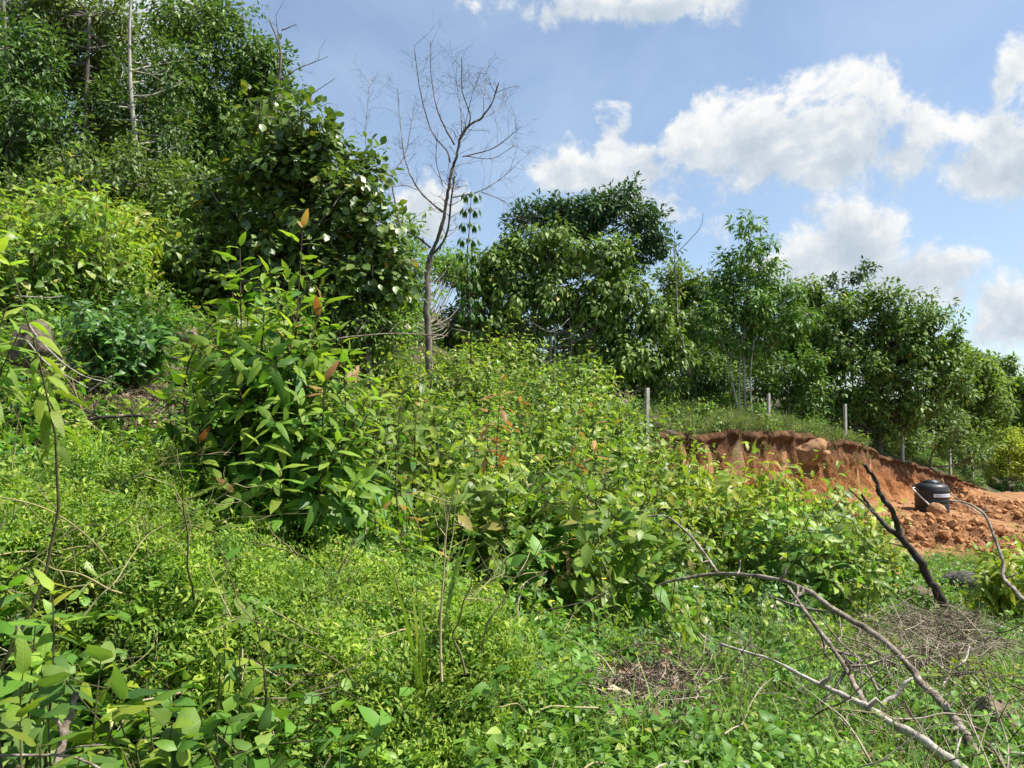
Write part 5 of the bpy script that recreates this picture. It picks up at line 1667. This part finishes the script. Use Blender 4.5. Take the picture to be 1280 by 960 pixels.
# a looser skirt of the same creeper on the slope and climbing the foot of the large shrub
P, uu, vv = polar_points(9000, 4.2, 12)
keep = (fbm(P[:, 0] * 1.2 + 50, P[:, 1] * 1.2, 3) > .60) & ~inpoly(uu, vv, CREEP) & (rng.random(len(uu)) < np.where(uu < 300, .3, np.where(uu < 760, .8, .2))) & (vv > 480)
P = P[keep]
P = P + np.stack([np.zeros(len(P)), np.zeros(len(P)), rng.random(len(P)) * .22], -1)
o = clumps(cp, P, rng.uniform(.9, 1.6, len(P)), .5).build('climbing_creeper', M['creeper'])
tag(o, 'bright creeper scrambling through the shrubs up the slope', None, None, 'stuff')


# grass
def grass_tpl(n, h, r, w, lean=.5):
    f = MB()
    for i in range(n):
        a = rng.random() * 6.28
        d = np.array([math.cos(a), math.sin(a), 0])
        p = d * r * rng.random() * .5
        hh = h * rng.uniform(.6, 1.15)
        ln = lean * rng.uniform(.3, 1.3)
        pts = [p + d * ln * hh * t * t + UP * hh * t * (1 - .25 * ln * t) for t in (0, .35, .7, 1)]
        sd = np.array([-d[1], d[0], 0]) * w * .5
        V = np.array([pts[0] - sd, pts[0] + sd, pts[1] - sd, pts[1] + sd, pts[2] - sd * .75, pts[2] + sd * .75, pts[3]])
        f.add((V, np.array([(0, 1, 3), (0, 3, 2), (2, 3, 5), (2, 5, 4), (4, 5, 6)])))
    return as_tpl(f)


gp = [grass_tpl(15, .30, .14, .006, .8) for k in range(4)]
P, uu, vv = polar_points(9500, 2.8, 24)
rd = (bank_dist(P[:, 0], P[:, 1]) < .6) & (P[:, 0] > 3) & (P[:, 1] > 15) & inpoly(uu, vv, RED_POLY)
lit2 = ((uu - 815) / 85) ** 2 + ((vv - 900) / 48) ** 2 < 1
dens = np.where((uu > 620) & (vv > 665), .42, .10) * np.where(inpoly(uu, vv, CREEP), .6, 1)
keep = ~rd & ~lit2 & (rng.random(len(P)) < dens)
P = P[keep]
o = clumps(gp, P, rng.uniform(.6, 1.4, len(P)), .2).build('grass', M['grass'])
tag(o, 'thin green grass among the weeds and fallen branches', None, None, 'stuff')
print('grass', len(P))
bgp = [grass_tpl(16, .5, .3, .016, .7) for k in range(4)]
tt = rng.random(1700)
Lb = spline(np.column_stack([BANK[:-2], np.zeros(len(BANK) - 2)]), 10)[:, :2]
Lp = along(np.column_stack([Lb, np.zeros(len(Lb))]), tt)[:, :2]
dd = unit(along(np.column_stack([Lb, np.zeros(len(Lb))]), np.minimum(tt + .005, 1))[:, :2] - along(np.column_stack([Lb, np.zeros(len(Lb))]), np.maximum(tt - .005, 0))[:, :2])
off_ = (.05 + 3.8 * rng.random(len(tt)) ** 1.6) + .8 * (Lp[:, 1] > 29)
Pb = np.column_stack([Lp[:, 0] - dd[:, 1] * off_, Lp[:, 1] + dd[:, 0] * off_])
Pb = np.column_stack([Pb, ground(Pb[:, 0], Pb[:, 1])])
o = clumps(bgp, Pb, rng.uniform(.5, 1.3, len(Pb)) * np.where(Pb[:, 1] > 28, .65, 1), .35).build('bank_grass', M['bankgrass'])
tag(o, 'rough grass along the top of the red cut bank', None, None, 'stuff')
wpb = clumps(wp, Pb[:600] + rng.normal(size=(600, 3)) * (.3, .3, 0), rng.uniform(.8, 1.7, 600)).build('bank_weeds', M['weed'])
tag(wpb, 'leafy weeds along the top of the red cut bank', None, None, 'stuff')
# tall single grass clumps in front
tg = [grass_tpl(9, .55, .06, .014, .45) for k in range(3)]
for (u, v, Y, s, lb) in [(535, 985, 3.2, 1.0, 'tall bright grass blades standing up at the bottom beside the bright creeper'), (885, 985, 3.5, .42, 'grey green grass tuft at the bottom right of the dry leaf patch'), (620, 990, 3.3, .5, 'low grass tuft at the bottom edge right of the tall blades'),
                         (935, 970, 3.8, .42, 'pale grass tuft beside the thick pale branch'), (965, 960, 4.3, .45, 'arching grass tuft under the thick pale branch')]:
    o = MB().add(tg[int(rng.integers(3))]).add((tg[0][0] * (.8, .8, .7), tg[0][1])).build('grass_tuft', M['grass'])
    o.location = tuple(drop(at(u, v, Y), .03))
    o.scale = (1.5 * s, 1.5 * s, 1.9 * s)
    tag(o, lb, 'grass tuft')

# dead twigs and leaf litter
def twig_tpl(n=7, L=.35):
    f = MB()
    for i in range(n):
        a, c = rng.normal(size=3) * (.1, .1, .02), rng.normal(size=3) * (1, 1, .22)
        c = unit(c) * L * rng.uniform(.5, 1.3)
        f.add(tube(np.array([a - c * .5, a + rng.normal(size=3) * .03, a + c * .5]), (.0035, .003, .0018), 3, False))
    return as_tpl(f)


tp_ = [twig_tpl() for k in range(6)]
P1, uu, vv = polar_points(26000, 2.8, 12)
m1 = inpoly(uu, vv, [(5, 475), (120, 465), (215, 490), (205, 562), (60, 575), (0, 540)])
m2 = ((uu - 815) / 95) ** 2 + ((vv - 900) / 50) ** 2 < 1
m3 = ((uu - 1165) / 85) ** 2 + ((vv - 840) / 50) ** 2 < 1
m4 = (uu > 900) & (vv > 750) & (rng.random(len(uu)) < .10 + .3 * np.clip((uu - 950) / 250, 0, 1) * (vv > 800))
m5 = inpoly(uu, vv, CREEP) & (rng.random(len(uu)) < .008)
m6 = (((uu - 385) / 50) ** 2 + ((vv - 830) / 30) ** 2 < 1) & (rng.random(len(uu)) < .3)
sel = (m1 & (rng.random(len(uu)) < .9)) | m2 | (m3 & (rng.random(len(uu)) < .45)) | m4 | m5 | m6 | (rng.random(len(uu)) < .008)
P2 = P1[sel]
P2 = P2 + np.stack([np.zeros(len(P2)), np.zeros(len(P2)), .02 + .09 * rng.random(len(P2)) + m3[sel] * .28 * rng.random(len(P2)) + m5[sel] * .25], -1)
P2 = P2[rng.permutation(len(P2))[:2100]]
o = clumps(tp_, P2, rng.uniform(.5, 1.2, len(P2)), .35).build('twig_litter', M['twig'])
tag(o, 'dry dead twigs scattered on the ground and heaped in brush patches', None, None, 'stuff')
print('twigs', len(P2))
def long_twig(L):
    f = MB()
    c = np.array([0, 0, 0.0])
    d = unit(np.array([rng.normal(), rng.normal(), .12]))
    pts = [c]
    for k in range(6):
        d = unit(d + rng.normal(size=3) * .22 - UP * .05)
        pts.append(pts[-1] + d * L / 6)
    sp_ = spline(pts, 3)
    sp_[:, 2] = np.abs(sp_[:, 2])
    f.add(tube(sp_, np.linspace(.006, .0018, len(sp_)), 4, False))
    for k in range(5):
        p = along(sp_, [rng.uniform(.25, .95)])[0]
        e_ = unit(d + rng.normal(size=3) * .7 + UP * .2)
        q_ = p + e_ * L * rng.uniform(.12, .3)
        f.add(tube(np.array([p, (p + q_) / 2 + rng.normal(size=3) * .015, q_]), (.003, .0022, .0012), 3, False))
    return as_tpl(f)


lt_ = [long_twig(rng.uniform(.5, 1.1)) for k in range(10)]
PL, ul, vl = polar_points(3000, 3.0, 11)
selL = (rng.random(len(ul)) < np.where((ul > 860) & (vl > 740), .15, np.where((ul > 330) & (vl > 700), .05, .01)))
PL = PL[selL] + np.stack([np.zeros(selL.sum()), np.zeros(selL.sum()), .05 + .22 * rng.random(selL.sum())], -1)
o = clumps(lt_, PL, rng.uniform(.6, 1.2, len(PL)), .28).build('long_twig_litter', M['twig'])
tag(o, 'long thin dead twigs tangled among the weeds around the fallen branches', None, None, 'stuff')
print('long twigs', len(PL))
PV, uv_, vv_ = polar_points(2600, 2.9, 9)
selV = (rng.random(len(uv_)) < np.where(inpoly(uv_, vv_, CREEP), .16, np.where(uv_ < 800, .03, .01)))
PV = PV[selV] + np.stack([np.zeros(selV.sum()), np.zeros(selV.sum()), .25 + .3 * rng.random(selV.sum())], -1)
o = clumps(lt_, PV, rng.uniform(.5, 1.0, len(PV)), .5).build('vine_stems', M['vine'])
tag(o, 'thin pale green vine stems trailing over the creeper', None, None, 'stuff')
dl = [(lambda f: as_tpl(f))(MB().add(scatter(L4, rng.normal(size=(9, 3)) * (.1, .1, .015), rvec(9) * (1, 1, .25), UP + rvec(9) * .5, .05 + .04 * rng.random(9)))) for k in range(4)]
sel = m1 | m2 | (m3 & (rng.random(len(uu)) < .4)) | (m4 & (rng.random(len(uu)) < .3)) | (rng.random(len(uu)) < .01)
P3 = P1[sel][:2600] + (0, 0, .02)
o = clumps(dl, P3, rng.uniform(.6, 1.2, len(P3)), .3).build('leaf_litter', M['litterleaf'])
tag(o, 'dry brown leaf litter on the bare patches of ground', None, None, 'stuff')

# a few small flowers
fm, q = new_mat('yellow_petal')
pb = q.n('ShaderNodeBsdfPrincipled')
pb.inputs['Base Color'].default_value = (.75, .6, .03, 1)
oo = q.n('ShaderNodeOutputMaterial')
q.l(pb.outputs[0], oo.inputs[0])
fw, q = new_mat('white_petal')
pb = q.n('ShaderNodeBsdfPrincipled')
pb.inputs['Base Color'].default_value = (.8, .8, .78, 1)
oo = q.n('ShaderNodeOutputMaterial')
q.l(pb.outputs[0], oo.inputs[0])
for (u, v, Y, m_, lb) in [(755, 724, 5.6, fm, 'single yellow flower under the heart-leaved plant'), (690, 752, 5.3, fm, 'small yellow flower beside the brownish red sapling'), (870, 734, 5.6, fw, 'tiny white flower under the long grey branch')]:
    p = at(u, v, Y)
    gz = drop(p)
    e = tag(empty('flower', gz), lb, 'flower')
    h = max(.1, p[2] - gz[2])
    MB().add(tube(np.array([(0, 0, -.03), (.01, 0, h * .5), (0, 0, h)]), .0025, 4)).build('stem', M['stem'], e)
    a = np.arange(6) * 1.047
    D = np.stack([np.cos(a), np.sin(a), np.full(6, .5)], -1)
    MB().add(scatter(leaf_tpl(.7, 2, .2, .1, .55), np.tile((0, 0, h), (6, 1)), D, UP - D * .5, .024)).build('petals', m_, e)
tot = sum(len(m_.polygons) for m_ in bpy.data.meshes)
print('unique triangles', tot, 'objects', len(bpy.data.objects))
